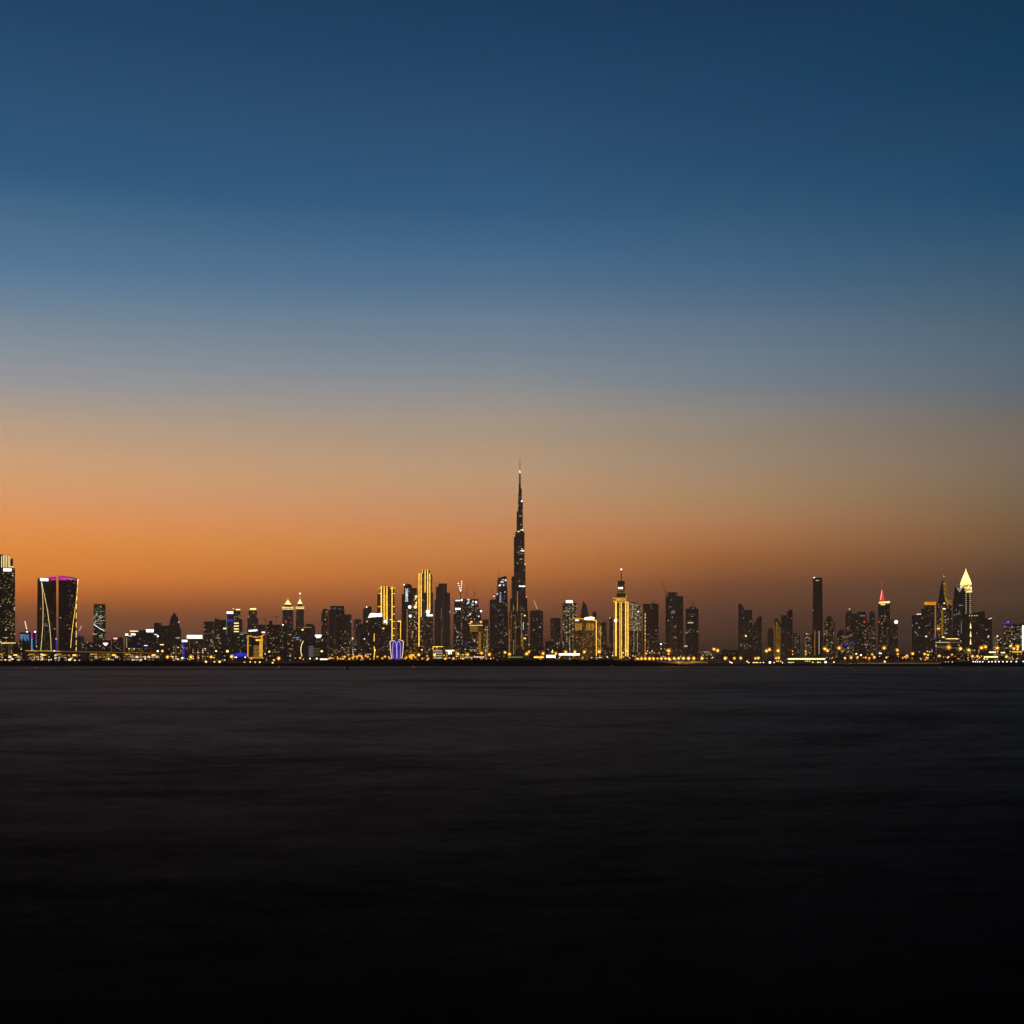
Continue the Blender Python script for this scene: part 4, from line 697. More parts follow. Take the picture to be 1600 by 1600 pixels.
b.body('shaft', 1268.8, 1286.2, 905, 'bare', 'chamfer', 20, taper=0.84); b.body('roof_box', 1270, 1284, 902.4, 'dark2', 'box', 12, bot=906, y=4); b.bulb(1272.2, 902.4, 1.0, 'white', y=2); b.panel(1274.6, 1280, 906.4, 907.6, 'w2', 'lit_window', 3.4); b.line([(1279.8, 986), (1279.8, 1022)], 0.7, 'w2', 'fin_light', -0.6); b.line([(1273.2, 985), (1273, 1024)], 1.4, 'golddim', 'fin_light', -0.6); b.line([(1287.4, 978), (1287.4, 996)], 0.8, 'golddim', 'fin_light', 3); b.wins(7, 1271, 1284, 930, 1020, 'w3 w3')
b = Bld('apartment_tower', 'stepped top dark tower touching the slim tall tower on its right', 'tower', 1286.6, 1304.4, 5400)
b.body('shaft', 1287, 1304, 972, 'homes', 'chamfer', 28); b.body('upper_storeys', 1290.6, 1301, 966, 'dark2', 'chamfer', 18, bot=972, y=4); b.body('top', 1292.6, 1298.8, 962.6, 'dark2', 'box', 10, bot=966, y=8); b.wins(30, 1288.6, 1303, 974, 1022, 'w3 w5 w6 w3')
b = Bld('office_block', 'broad low block with blue lights and rows of lit rooms, before the red lamp towers', 'office block', 1307.6, 1337, 4800, short='the blue dotted block')
b.body('walls', 1308, 1336.6, 990, 'homes', 'box', 36); b.body('dome', 1309, 1320, 984, 'dark2', 'chamfer', 14, bot=990, y=5, taper=0.6); b.panel(1318, 1324, 1005.4, 1008, 'blue', 'sign'); b.panel(1331.6, 1335.4, 1005, 1007.4, 'blue', 'sign'); b.wins(70, 1309, 1336, 991, 1024, 'w5 w1 w6 w3 w4', w=(1, 2.2))
b = Bld('apartment_tower', 'tower with one red roof lamp behind the broad blue dotted block', 'tower', 1320.6, 1333, 5400)
b.body('shaft', 1321, 1332.6, 958, 'dark2', 'box', 22); b.body('plant_room', 1323.4, 1330, 955, 'dark2', 'box', 10, bot=958, y=5); b.bulb(1327.2, 951.6, 1.1, 'redw', y=5); b.mast(1327.2, 955, 951.6, .6, part='roof_mast'); b.bulb(1325.6, 981.4, .9, 'red'); b.wins(20, 1322, 1332, 962, 990, 'w3 w3 w4')
b = Bld('apartment_tower', 'slate dark filler tower between the red roof lamp tower and round topped tower', 'tower', 1332.4, 1338, 5600)
b.body('shaft', 1332.6, 1338.4, 959, 'dark2', 'box', 14)
b = Bld('apartment_tower', 'round topped dark tower with a cluster of lit rooms near its top', 'tower', 1336.6, 1354.6, 5300, short='the round topped tower')
b.outline('shaft', [(1337, 1036), (1337, 960), (1338.6, 957), (1343, 955.2), (1349, 955.2), (1353, 957.2), (1354, 961), (1354, 1036)], 'dark2', 30); b.wins(10, 1343, 1351, 961, 964, 'w2 w4', w=(.8, 1.2)); b.bulb(1350.6, 971.6, 1.6, 'red'); b.wins(26, 1346, 1354, 975, 1014, 'w1 w3 w2 w3', w=(.9, 1.8)); b.wins(14, 1338.6, 1346, 978, 1010, 'w4 w3', w=(.5, .9))
b = Bld('apartment_tower', 'slim domed dark tower between the round topped tower and the red pyramid tower', 'tower', 1354.4, 1368, 5400)
b.body('shaft', 1354.4, 1367.6, 972, 'homes', 'box', 22); b.lathe('dome', [(4.6, 972), (4.6, 962), (3.8, 958), (2.4, 955.8), (.6, 954.8)], FA['dark2'], cx=1362.6, y=2); b.wins(26, 1355, 1367, 976, 1014, 'w5 w3 w3 w1')
b = Bld('pyramid_tower', 'tower with a glowing red pyramid over a yellow lit crown and thin red mast', 'tower', 1371, 1391, 5200, short='the red pyramid tower')
b.body('shaft', 1372, 1390.6, 944, 'dark2', 'chamfer', 26); b.body('crown', 1373.6, 1390.4, 939, 'beigeglow', 'box', 18, bot=944, y=3)
b.line([(1373.4, 941.6), (1390.4, 940.6)], 2.6, 'pale', 'crown_light', 2.4); b.line([(1376, 944.6), (1383, 944.6)], 1.4, 'strip', 'crown_light', -0.7)
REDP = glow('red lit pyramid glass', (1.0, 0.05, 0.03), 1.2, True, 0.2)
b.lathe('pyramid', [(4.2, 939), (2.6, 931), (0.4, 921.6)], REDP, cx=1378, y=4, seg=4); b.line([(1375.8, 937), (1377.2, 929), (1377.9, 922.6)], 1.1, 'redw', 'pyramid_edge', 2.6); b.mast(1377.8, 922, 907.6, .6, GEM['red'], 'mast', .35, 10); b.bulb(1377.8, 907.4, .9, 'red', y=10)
b.bulb(1373.6, 971.6, 1.5, 'red'); b.wins(12, 1377, 1386, 958, 976, 'w2 w3'); b.wins(34, 1374, 1390, 980, 1014, 'w5 w1 w3 w4'); b.panel(1373.4, 1377.6, 1020, 1021.6, 'white')
b = Bld('apartment_tower', 'dark stepped block with a piercing white lamp at its upper right corner', 'tower', 1390.6, 1404, 5300, short='the white star block')
b.body('shaft', 1390.8, 1403, 976, 'dark2', 'chamfer', 24); b.body('upper_storeys', 1391.6, 1398.6, 968, 'dark2', 'box', 14, bot=976, y=4); b.bulb(1400.2, 971.8, 2.9, 'white', 'floodlight', 2); b.wins(20, 1392, 1403, 980, 1022, 'w3 w4 w3')
b = Bld('office_tower', 'plain blue grey slab with a thin white roof line, first of the right hand cluster', 'tower', 1424.4, 1441, 5400, short='the plain grey slab')
b.body('shaft', 1424.6, 1441, 961.4, 'cool', 'box', 26); b.panel(1432, 1443.6, 959, 960.2, 'coolw', 'roof_light', 3)
b = Bld('office_tower', 'tower with orange lit boxed sign band and yellow right edge line', 'tower', 1438.6, 1463, 5000, short='the orange band tower')
b.body('shaft', 1444.4, 1462.4, 946, 'dark2', 'box', 28); b.body('left_wing', 1439.4, 1445, 951, 'dark2', 'box', 20, y=4); b.body('sign_box', 1444.2, 1462.6, 939.8, STEEL, 'box', 24, bot=946, y=1); b.panel(1444.4, 1462.2, 940.4, 945.2, 'gold', 'sign', 0.6); b.panel(1449, 1460, 941.6, 943.2, 'red', 'sign', -0.3, 0.5)
b.line([(1461.2, 946), (1461.2, 996)], 0.95, 'strip2', 'edge_light'); b.mast(1445.6, 951, 929, .8, part='mast', y=8); b.panel(1458, 1461.6, 995.6, 999.8, 'blue', 'sign'); b.bulb(1447.2, 994.4, 1.1, 'white', 'wall_lamp'); b.wins(30, 1446, 1460, 948, 1022, 'w3 w4 w1 w3')
FA['goldsail'] = facade('gold sail with painted floodlight', (0.5, 0.38, 0.12), bay=3, storey=3.2, wf=0.85, hf=0.8, lit=1.2, whiten=0.1, litcol=(1.0, 0.55, 0.02), litstr=0.8, stripes=0.3)  # floodlight on the sail panel, painted in as emission
b = Bld('sail_tower', 'tower with two curved sail tops, a black one in front of a dim gold one', 'tower', 1462.6, 1488, 5200, short='the sail top tower')
b.body('shaft', 1463.4, 1487, 944, 'homes', 'box', 30); b.outline('dark_sail', [(1465.6, 944), (1466.4, 934), (1468.6, 921), (1471, 911), (1473.6, 904.6), (1473.2, 914), (1475, 930), (1478, 944)], 'dark', 14, y=-2); b.outline('gold_sail', [(1478.2, 944), (1475.2, 930), (1473.4, 914), (1474.2, 901.6), (1476.6, 908), (1479.6, 917), (1481.8, 927), (1482.6, 936), (1482, 944)], 'goldsail', 14, y=3); b.mast(1474.6, 904, 900.4, .5, part='spire', y=6); b.bulb(1474.8, 900.4, .9, 'redw', y=6)
b.grid(1480.6, 1485.6, 938.6, 944, 3, 3, 'w5', 1.6, 1.2, -0.4); b.bulb(1475.4, 942.6, 1.2, 'pale', 'wall_lamp', -2.6); b.panel(1473, 1477.4, 950.6, 952, 'sign'); b.panel(1470.8, 1473.8, 953, 994, 'golddim', 'lit_column', -0.3); b.panel(1463.8, 1469, 976, 986, 'golddim', 'lit_window', -0.2); b.panel(1464, 1468.6, 981.4, 983, 'pale', 'lit_window'); b.wins(60, 1464, 1486, 946, 1000, 'w5 w3 w1 w3 w6')
b = Bld('office_tower', 'near black tower with a pale V shaped notch lit in its top', 'tower', 1487.6, 1509, 5050, short='the dark notched tower')
b.outline('shaft', [(1487.8, 1036), (1489, 945), (1491.6, 917), (1494, 916.6), (1499, 919.4), (1505, 917.6), (1507.6, 920), (1508.4, 1036)], 'dark', 28); b.outline('notch_glass', [(1493.4, 917.4), (1499, 919.8), (1504.4, 918.4), (1499.4, 925.6)], GEM['w4'], 0.6, y=-0.7); b.panel(1499, 1505, 945.6, 946.4, 'w4', 'lit_window'); b.panel(1494, 1500, 958.8, 959.6, 'w4', 'lit_window'); b.wins(24, 1490, 1506, 950, 1000, 'w3 w4 w6'); b.line([(1502, 972), (1502.4, 990)], .6, 'w4', 'edge_light')
LATT = facade('bright gold lattice glass', (0.6, 0.45, 0.15), bay=4.4, storey=4.4, wf=0.8, hf=0.78, lit=6.0, whiten=0.5, litcol=(1.0, 0.66, 0.1), litstr=6.0, stripes=0.2)
FA['lattice'] = LATT
b = Bld('pyramid_tower', 'tower with a brilliant yellow pyramid top tapering to a needle', 'tower', 1499.6, 1519.4, 5400, short='the brilliant yellow pyramid')
b.body('shaft', 1506, 1519, 924, 'dark2', 'box', 28, y=2); b.body('lit_storeys', 1500.6, 1518.4, 913, 'lattice', 'chamfer', 26, bot=924, y=1)
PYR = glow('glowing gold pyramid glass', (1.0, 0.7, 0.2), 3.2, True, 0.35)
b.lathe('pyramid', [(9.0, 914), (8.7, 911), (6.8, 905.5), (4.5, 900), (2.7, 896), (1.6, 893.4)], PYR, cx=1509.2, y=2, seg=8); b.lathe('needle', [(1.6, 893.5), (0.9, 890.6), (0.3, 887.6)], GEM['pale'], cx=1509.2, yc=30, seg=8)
b.line([(1509.2, 925), (1519, 924.6)], 1.8, 'pale', 'crown_light', 0); b.grid(1509.4, 1509.4, 928.4, 958, 1, 10, 'w2', 1.9, 1.1, 1.6); b.grid(1516.2, 1516.2, 928.4, 958, 1, 10, 'w2', 2.7, 1.1, 1.6)
b = Bld('office_block', 'broad dark block with a slanted raised roof and three white light spears', 'office block', 1504.6, 1550, 4700, short='the three spear block')
b.outline('walls', [(1505, 1036), (1505, 961), (1519, 960), (1519.6, 957.6), (1538.6, 954.6), (1539, 966), (1549.8, 967), (1549.8, 1036)], 'dark2', 40)
for x in (1515, 1519, 1523.2, 1526.8): b.bulb(x, 962, .8, 'amberp', 'roof_lamp')
for y in (972, 985, 997): b.outline('spear_light', [(1515.4, y + 9), (1516.4, y), (1517.2, y + 5), (1517.8, y + 10), (1515.6, y + 10)], GEM['pale'], 0.5, y=-0.7)
b.line([(1544.4, 967), (1550, 966)], 1.4, 'redw', 'sign', -0.8); b.bulb(1544.4, 994.6, 1.5, 'redw', 'wall_lamp'); b.panel(1540, 1542.6, 983, 984.6, 'w4', 'lit_window'); b.wins(40, 1507, 1549, 970, 1022, 'w3 w3 w4')
b = Bld('office_block', 'low block with stacked pale light bands at the foot of the sail top tower', 'office block', 1461, 1504, 4300)
b.body('walls', 1461, 1504, 997, 'homes', 'box', 34)
for y, x0, x1, m in ((998, 1479, 1497, 'pale'), (1003.6, 1462, 1484, 'w2'), (1009.6, 1462, 1484, 'w3'), (1011.6, 1462, 1482, 'w3'), (1004, 1484, 1503, 'w3'), (1012.4, 1482, 1497, 'w3')): b.panel(x0, x1, y - .5, y + .6, m, 'lit_floor')
b.panel(1472, 1475.6, 994.6, 996.4, 'pale', 'sign', 1); b.bulb(1497, 991, 1.1, 'w4', 'wall_lamp', 1)
b = Bld('low_block', 'small low block with one lit roof lamp right of the three spear block', 'low block', 1551, 1567, 4600)
b.body('walls', 1552, 1566, 996, 'street', 'box', 22); b.bulb(1558.4, 994, 1.3, 'pale')
b = Bld('office_tower', 'tower with a purple lit cap near the right picture edge', 'tower', 1567.4, 1583, 4700, short='the purple cap tower')
b.body('shaft', 1568.6, 1582.4, 975.6, 'homes', 'box', 24); b.body('cap', 1569.6, 1581, 971, 'violet', 'box', 16, bot=975.6, y=3, mats=[GEM['violet'], ROOF]); b.line([(1568, 974.4), (1577, 974)], 1.4, 'blue', 'cap_light', 2); b.bulb(1575.2, 971.8, 1.2, 'lilac', 'cap_lamp', 2); b.wins(34, 1569.6, 1582, 978, 1010, 'w5 w3 w6 w1')
b = Bld('apartment_tower', 'block with rows of pale lit rooms right of the purple cap tower', 'tower', 1582.6, 1597, 4600)
b.body('shaft', 1583, 1597, 974.6, 'homes', 'box', 26)
for y in (980, 984, 991, 994.4, 998): b.wins(5, 1584, 1596, y - 1, y + 1, 'w6 w4 w1', w=(1.5, 2.6))
b = Bld('office_tower', 'block edged by a bright white green light bar, cut by the right picture edge', 'tower', 1596, 1630, 4200)
b.body('shaft', 1596.4, 1630, 974, 'dark2', 'box', 34); b.panel(1597.4, 1599.8, 977, 1016, 'sign', 'edge_light'); b.line([(1596.8, 978), (1596.8, 1016)], .7, 'green', 'edge_light')
# --- low filler blocks along the streets, one by one
for i, (x0, x1, top, D, mat, lab) in enumerate((
    (196, 222, 1012, 3000, 'street', 'low street block under the dotted edge block'),
    (243, 262, 1014, 3100, 'dark2', 'low dark block under the dark stepped block'),
    (262, 286, 1008, 3150, 'street', 'low street block at the foot of the domed tower'),
    (296, 322, 1013, 3000, 'street', 'low street block under the widest white sign'),
    (326, 356, 1010, 3100, 'homes', 'low block of flats under the flat topped brown block'),
    (416, 441, 1012, 3100, 'homes', 'low block of flats before the dark wide block'),
    (443, 467, 1016, 3050, 'homes', 'low block of flats left of the yellow bow line'),
    (512, 530, 1014, 3300, 'street', 'low street block at the left foot of the brown slab tower'),
    (532, 556, 1010, 3200, 'street', 'low street block at the right foot of the brown slab tower'),
    (558, 580, 1012, 3250, 'homes', 'low block of flats before the squat sloping shoulder block'),
    (632, 652, 1016, 3000, 'gold', 'low gold lit block right of the violet pavilion'),
    (654, 674, 1014, 3050, 'homes', 'low block of flats under the tallest striped tower'),
    (711, 731, 1014, 3100, 'street', 'low street block under the unfinished white banded tower'),
    (766, 794, 1013, 3300, 'dark2', 'low dark block under the curved top tower'),
    (826, 850, 1012, 3400, 'homes', 'low block of flats under the dotted crane tower'),
    (852, 878, 1003, 4200, 'homes', 'low block of flats under the plain grey brown tower'),
    (940, 958, 1012, 3600, 'homes', 'low block of flats left of the golden spired tower foot'),
    (984, 1006, 1020, 3400, 'street', 'low street block under the beige rounded tower'),
    (1010, 1038, 1016, 3500, 'homes', 'low block of flats under the yellow corner slab'),
    (1060, 1074, 1014, 3700, 'dark2', 'low dark block between the tall unlit slab and crane pair tower'),
    (1090, 1112, 1018, 3500, 'street', 'long low block in the open gap, its left one'),
    (1128, 1153, 1016, 3600, 'dark2', 'long low block in the open gap, its right one'),
    (1304, 1312, 1016, 3800, 'street', 'tiny low block left of the broad blue dotted block'),
    (1404, 1424, 1024, 3000, 'dark2', 'tiny low block left of the plain grey slab'),
    (1440, 1462, 1012, 3600, 'homes', 'low block of flats under the orange band tower'),
    (1505, 1532, 1014, 3500, 'street', 'low street block under the three spear block'),
    (1552, 1582, 1012, 3300, 'street', 'low street block under the purple cap tower'),
)):
    b = Bld('low_block', lab, 'low block', x0, x1, D, 'low blocks along the streets')
    b.body('walls', x0, x1, top, mat, ('box', 'yaw8', 'notch')[i % 3], 24 if x1 - x0 > 24 else 16)
    b.body('plant_room', x0 + 3, x0 + 8, top - 1.4, mat, 'box', 6, bot=top, y=8)
    b.wins(9, x0 + 3, x1 - 3, top + 2, 1026, 'w3 w1 w5 w3', y=-0.3)
# ================================================================== land, water, bank
def set_kind(o, k): o['kind'] = k; return o
bm = bmesh.new()
# one land sheet to the horizon, front edge 1216 m away, a low slope down to the water
YS = 1214.0
xs = [-40000, -20000, -8000, -3000] + [x for x in range(-1500, 1501, 25)] + [3000, 8000, 20000, 40000]
rr_ = random.Random(5)
rows = [(YS, -0.6, 5), (YS + 9, LAND_Z - 0.4, 4), (YS + 16, LAND_Z, 2), (2600, LAND_Z, 0), (9000, LAND_Z, 0), (60000, LAND_Z, 0)]
g = [[bm.verts.new((x, y + (rr_.uniform(-j, j) if abs(x) < 1600 else 0), z)) for x in xs] for y, z, j in rows]
for a in range(len(rows) - 1):
    for k in range(len(xs) - 1): bm.faces.new((g[a][k], g[a][k + 1], g[a + 1][k + 1], g[a + 1][k]))
SOIL = plain('sandy ground and asphalt', (0.07, 0.06, 0.05), 0.9, 0.4, 0.02)
set_kind(link_mesh('land', bm, SOIL), 'structure')

m, n, l = new_mat('dark long exposure water'); n.remove(n['Principled BSDF'])
out = n['Material Output']
tcn = n.new('ShaderNodeTexCoord')
def noise(scale, sx_, sy_, detail=4, rough=0.55, dist=0.0):
    mp = n.new('ShaderNodeMapping'); mp.inputs['Scale'].default_value = (sx_, sy_, 1); l.new(tcn.outputs['Object'], mp.inputs[0])
    t = n.new('ShaderNodeTexNoise'); t.inputs['Scale'].default_value = scale; t.inputs['Detail'].default_value = detail; t.inputs['Roughness'].default_value = rough; t.inputs['Distortion'].default_value = dist
    l.new(mp.outputs[0], t.inputs['Vector']); return t.outputs[0]
def MM(op, a, b_=None):
    q = n.new('ShaderNodeMath'); q.operation = op
    for i, v in enumerate((a, b_)):
        if v is None: continue
        if isinstance(v, (int, float)): q.inputs[i].default_value = v
        else: l.new(v, q.inputs[i])
    return q.outputs[0]
def MR(v, a, b_, c, d):
    q = n.new('ShaderNodeMapRange'); l.new(v, q.inputs[0])
    for i, w in enumerate((a, b_, c, d)): q.inputs[1 + i].default_value = w
    return q.outputs[0]
n1 = noise(0.014, 0.8, 1.0, 9, 0.93, 0.5)   # wind streaks, from a hundred metres down to the ripples
n2 = noise(0.10, 0.40, 1.0, 6, 0.62, 0.4)      # swells
n4 = noise(0.006, 0.25, 1.0, 4, 0.55, 0.6)     # long pale slicks far out
amt = MM('MULTIPLY', MR(n1, 0.41, 0.59, 0.52, 1.48), MR(n4, 0.38, 0.64, 0.75, 1.4))
bmp = n.new('ShaderNodeBump'); bmp.inputs['Strength'].default_value = 0.10; bmp.inputs['Distance'].default_value = 0.3
l.new(MM('ADD', n2, MM('MULTIPLY', n1, 0.6)), bmp.inputs['Height'])
fr = n.new('ShaderNodeFresnel'); fr.inputs['IOR'].default_value = WATER_IOR = 1.052
gl = n.new('ShaderNodeBsdfGlossy'); gl.inputs['Color'].default_value = (0.2, 0.187, 0.168, 1); l.new(bmp.outputs[0], gl.inputs['Normal'])
gl.inputs['Roughness'].default_value = 0.36
df = n.new('ShaderNodeBsdfDiffuse'); df.inputs['Color'].default_value = (0.003, 0.002, 0.0015, 1)
ms = n.new('ShaderNodeMixShader'); l.new(MM('MULTIPLY', fr.outputs[0], amt), ms.inputs[0]); l.new(df.outputs[0], ms.inputs[1]); l.new(gl.outputs[0], ms.inputs[2]); l.new(ms.outputs[0], out.inputs['Surface'])
bm = bmesh.new()
q = [bm.verts.new(p) for p in ((-9000, -400, 0), (9000, -400, 0), (9000, 1225, 0), (-9000, 1225, 0))]; bm.faces.new(q)
WATER = m
set_kind(link_mesh('water', bm, m), 'structure')

# mangrove thicket along the bank: one dense mass of leaf clumps
LEAF = plain('mangrove leaves', (0.014, 0.014, 0.009), 0.9, 0.5, 0.4)
PROFILE = [(-60, 1032), (150, 1031.6), (262, 1031.6), (290, 1033), (340, 1035.4), (420, 1036.4), (478, 1036), (492, 1031.6), (540, 1031), (700, 1030.2), (860, 1030.2), (940, 1030.4), (1000, 1032), (1030, 1034.4), (1056, 1037), (1076, 1039.6)]
def prof(px):
    for (a, ya), (b_, yb) in zip(PROFILE, PROFILE[1:]):
        if a <= px <= b_: return ya + (yb - ya) * (px - a) / (b_ - a)
    return None
rr_ = random.Random(11); bm = bmesh.new()
DB = 1222.0
px = -40.0
while px < 1074:
    top = prof(px); zt = CAM_H + (HOR - top) * DB / F
    for _ in range(5):
        h = zt * rr_.uniform(0.35, 1.03); y = DB + rr_.uniform(-7, 6); x = (px + rr_.uniform(-2, 2) - 800) * y / F
        for _ in range(9):      # leaf faces of one clump
            c = Vector((x + rr_.gauss(0, 0.8), y + rr_.gauss(0, 0.8), max(0.05, h - abs(rr_.gauss(0, 0.7)))))
            d1 = Vector((rr_.uniform(-1, 1), rr_.uniform(-1, 1), rr_.uniform(-1, 1))).normalized() * rr_.uniform(0.25, 0.6)
            d2 = d1.cross(Vector((rr_.uniform(-1, 1), rr_.uniform(-1, 1), rr_.uniform(-1, 1)))).normalized() * rr_.uniform(0.2, 0.5)
            bm.faces.new([bm.verts.new(c + d1), bm.verts.new(c + d2), bm.verts.new(c - d1), bm.verts.new(c - d2)])
    px += 1.2
# the shaded inside of the thicket: an uneven solid core that keeps light from showing through
core = []
px = -60.0
while px <= 1074:
    top = prof(px); zt = (CAM_H + (HOR - top) * DB / F) * rr_.uniform(0.78, 0.95); x = (px - 800) * DB / F
    core.append([bm.verts.new((x, DB - 8 + rr_.uniform(-1, 1), -0.3)), bm.verts.new((x, DB - 5, zt * 0.7)), bm.verts.new((x, DB, zt)), bm.verts.new((x, DB + 6, zt * 0.8)), bm.verts.new((x, DB + 8, 0.5))]); px += 2.5
for a, b_ in zip(core, core[1:]):
    for k in range(4): bm.faces.new((a[k], b_[k], b_[k + 1], a[k + 1]))
o = link_mesh('mangrove_thicket', bm, LEAF); set_kind(o, 'stuff'); tag(o, 'low black mangrove thicket along the far bank left of the open gap', 'thicket')

# lower quay on the right
def plain_thing(name, label, cat, x0, x1, D, group=None, short=None): return Bld(name, label, cat, x0, x1, D, group, short, z=0.0)
b = plain_thing('quay_wall', 'long low dark stone quay wall along the right bank', 'wall', 1076, 1640, 1206)
bm = bmesh.new(); rr_ = random.Random(3)
def zq(px): return b.Z(1036.6 if px < 1270 else 1037.6 if px < 1472 else 1034.6)
xq = 1076.0; prev = None
P = []
while xq <= 1640: P.append((b.X(xq), zq(xq) + rr_.uniform(-.12, .12))); xq += 4
rings = [[(x, 0, -0.3), (x, 1.2, z), (x, 6, z), (x, 7, -0.3)] for x, z in P]
vs = [[bm.verts.new(p) for p in r] for r in rings]
for a, c in zip(vs, vs[1:]):
    for k in range(3): bm.faces.new((a[k], c[k], c[k + 1], a[k + 1]))
for r in (vs[0], vs[-1]): bm.faces.new(r)
link_mesh('wall', bm, plain('dark quay stone', (0.05, 0.045, 0.04), 0.9, 0.4, 0.3), b.e)
b = Bld('road_barrier', 'long road edge glowing dull orange behind the right quay', 'barrier', 1340, 1478, 1300)
b.body('wall', 1340, 1478, 1035.6, CONC, 'box', 2.2); b.line([(1340, 1036.6), (1478, 1036.2)], 0.5, 'golddim', 'edge_light')
b = Bld('road_barrier', 'short road edge glowing orange right of the mangrove end', 'barrier', 1020, 1106, 1320)
b.body('wall', 1020, 1106, 1033.6, CONC, 'box', 2.2); b.line([(1080, 1035), (1104, 1035)], 0.6, 'golddim', 'edge_light')

# elevated viaduct on the left
b = Bld('viaduct', 'long elevated viaduct with yellow lit deck before the gate pair', 'viaduct', 38, 252, 2400, short='the viaduct')
def deck(px): return 1016.6 + (px - 41) * 3.6 / 210
b.outline('deck', [(40, 1018.4), (40, 1016.4), (252, 1020), (252, 1022)], CONC, 11)
b.line([(41, 1016.8), (95, 1017.6)], 1.1, 'strip2', 'deck_light', -0.8); b.line([(95, 1017.8), (190, 1019.4)], 0.8, 'golddim', 'deck_light', -0.8); b.line([(190, 1019.3), (250, 1020.4)], 0.7, 'golddim', 'deck_light', -0.8)
for i in range(15): b.body('pier', 44 + i * 14.2, 46.2 + i * 14.2, deck(45 + i * 14.2) + 1.6, CONC, 'round', 2.2, y=3)
b.bulb(85.4, 1017, 1.2, 'pale', 'deck_lamp')
for i, (x0, x1, D, mat, lab) in enumerate(((42, 78, 2150, 'podium', 'lit shop row under the left part of the viaduct'), (84, 126, 2200, 'street', 'dim shop row under the gate pair and viaduct'), (140, 188, 2150, 'podium', 'long yellow lit shop row under the viaduct, below the slim green tower'), (192, 250, 2200, 'podium', 'yellow lit shop row under the right end of the viaduct'), (-8, 34, 2100, 'podium', 'lit shop row under the left edge tower'))):
    b = Bld('shop_row', lab, 'shops', x0, x1, D, 'shop rows under the viaduct'); b.body('walls', x0, x1, 1021.4 + (i % 2), mat, 'box', 14); b.wins(26, x0, x1, 1023, 1031, 'w5 w1 w2 w3', w=(1, 2.6)); b.panel(x0 + 3, x0 + 12, 1021.6, 1022.8, 'strip2', 'sign'); b.panel(x1 - 13, x1 - 7, 1022.6, 1024.4, 'strip', 'sign')
    b.bulb((x0 + x1) / 2 + 6, 1029.4, 1.1, 'pale', 'wall_lamp')

# lit canopies and low bright fronts on the shore
def canopy(name, label, cat, x0, x1, y0, y1, mat, D, legs=4, short=None, glowpart=True):
    b = Bld(name, label, cat, x0, x1, D, None, short)
    b.body('roof', x0, x1, y0, STEEL, 'box', 6 / b.k, bot=y0 + 0.6)
    b.panel(x0 + .3, x1 - .3, y0 + 0.5, y1, mat, 'light_bar', -0.2)
    for i in range(legs):
        x = x0 + 1 + (x1 - x0 - 2) * i / max(1, legs - 1); b.body('post', x - .25, x + .25, y0 + .6, STEEL, 'round', 0.5, y=3)
    return b
canopy('lit_canopy', 'long bright yellow lit canopy at the water edge before the slim tall tower', 'canopy', 1230.6, 1289.6, 1028, 1030.6, 'pale', 1330, 8, 'the long lit canopy')
canopy('lit_canopy', 'wide white glaring low canopy before the gold hotel and speckled sign tower', 'canopy', 873, 906, 1020.6, 1023.8, 'white', 1700, 5)
canopy('lit_canopy', 'short tilted white glaring canopy left of the wide white one', 'canopy', 853.4, 868, 1023, 1027.6, 'white', 1690, 3)
canopy('lit_canopy', 'dim yellow green lit low canopy before the tallest needle tower', 'canopy', 796, 817, 1025.8, 1027.2, 'green', 1680, 3)
canopy('lit_canopy', 'yellow lit low canopy right of the tallest needle tower foot', 'canopy', 834, 849.6, 1025.4, 1028, 'strip', 1670, 3)
canopy('lit_canopy', 'white lit low canopy before the round lamp hotel', 'canopy', 740, 757, 1025.4, 1027.2, 'redw', 1660, 3)
canopy('lit_canopy', 'faint white lit low canopy under the sparkling unfinished tower', 'canopy', 725, 739, 1026, 1027.4, 'w2', 1650, 3)
canopy('lit_canopy', 'short white lit canopy left of the brown slab tower foot', 'canopy', 500, 511.6, 1028.8, 1031, 'white', 1400, 3)
canopy('lit_canopy', 'small white lit canopy right of the gold hotel', 'canopy', 930, 942, 1026.8, 1028, 'w2', 1500, 3)
canopy('lit_canopy', 'largest pale canopy on the right shore, under the three spear block', 'canopy', 1537, 1559.6, 1025, 1027.4, 'pale', 1450, 4)
canopy('lit_canopy', 'middle one of three pale canopies on the right shore', 'canopy', 1545, 1556.4, 1017.6, 1020, 'pale', 1600, 3)
canopy('lit_canopy', 'small pale canopy between its middle neighbour and the amber shed', 'canopy', 1563.4, 1570.6, 1018.4, 1020.4, 'pale', 1610, 3)
canopy('lit_canopy', 'amber glowing shed roof at the right picture edge', 'canopy', 1581, 1598, 1016.8, 1019.6, 'gold', 1580, 4)

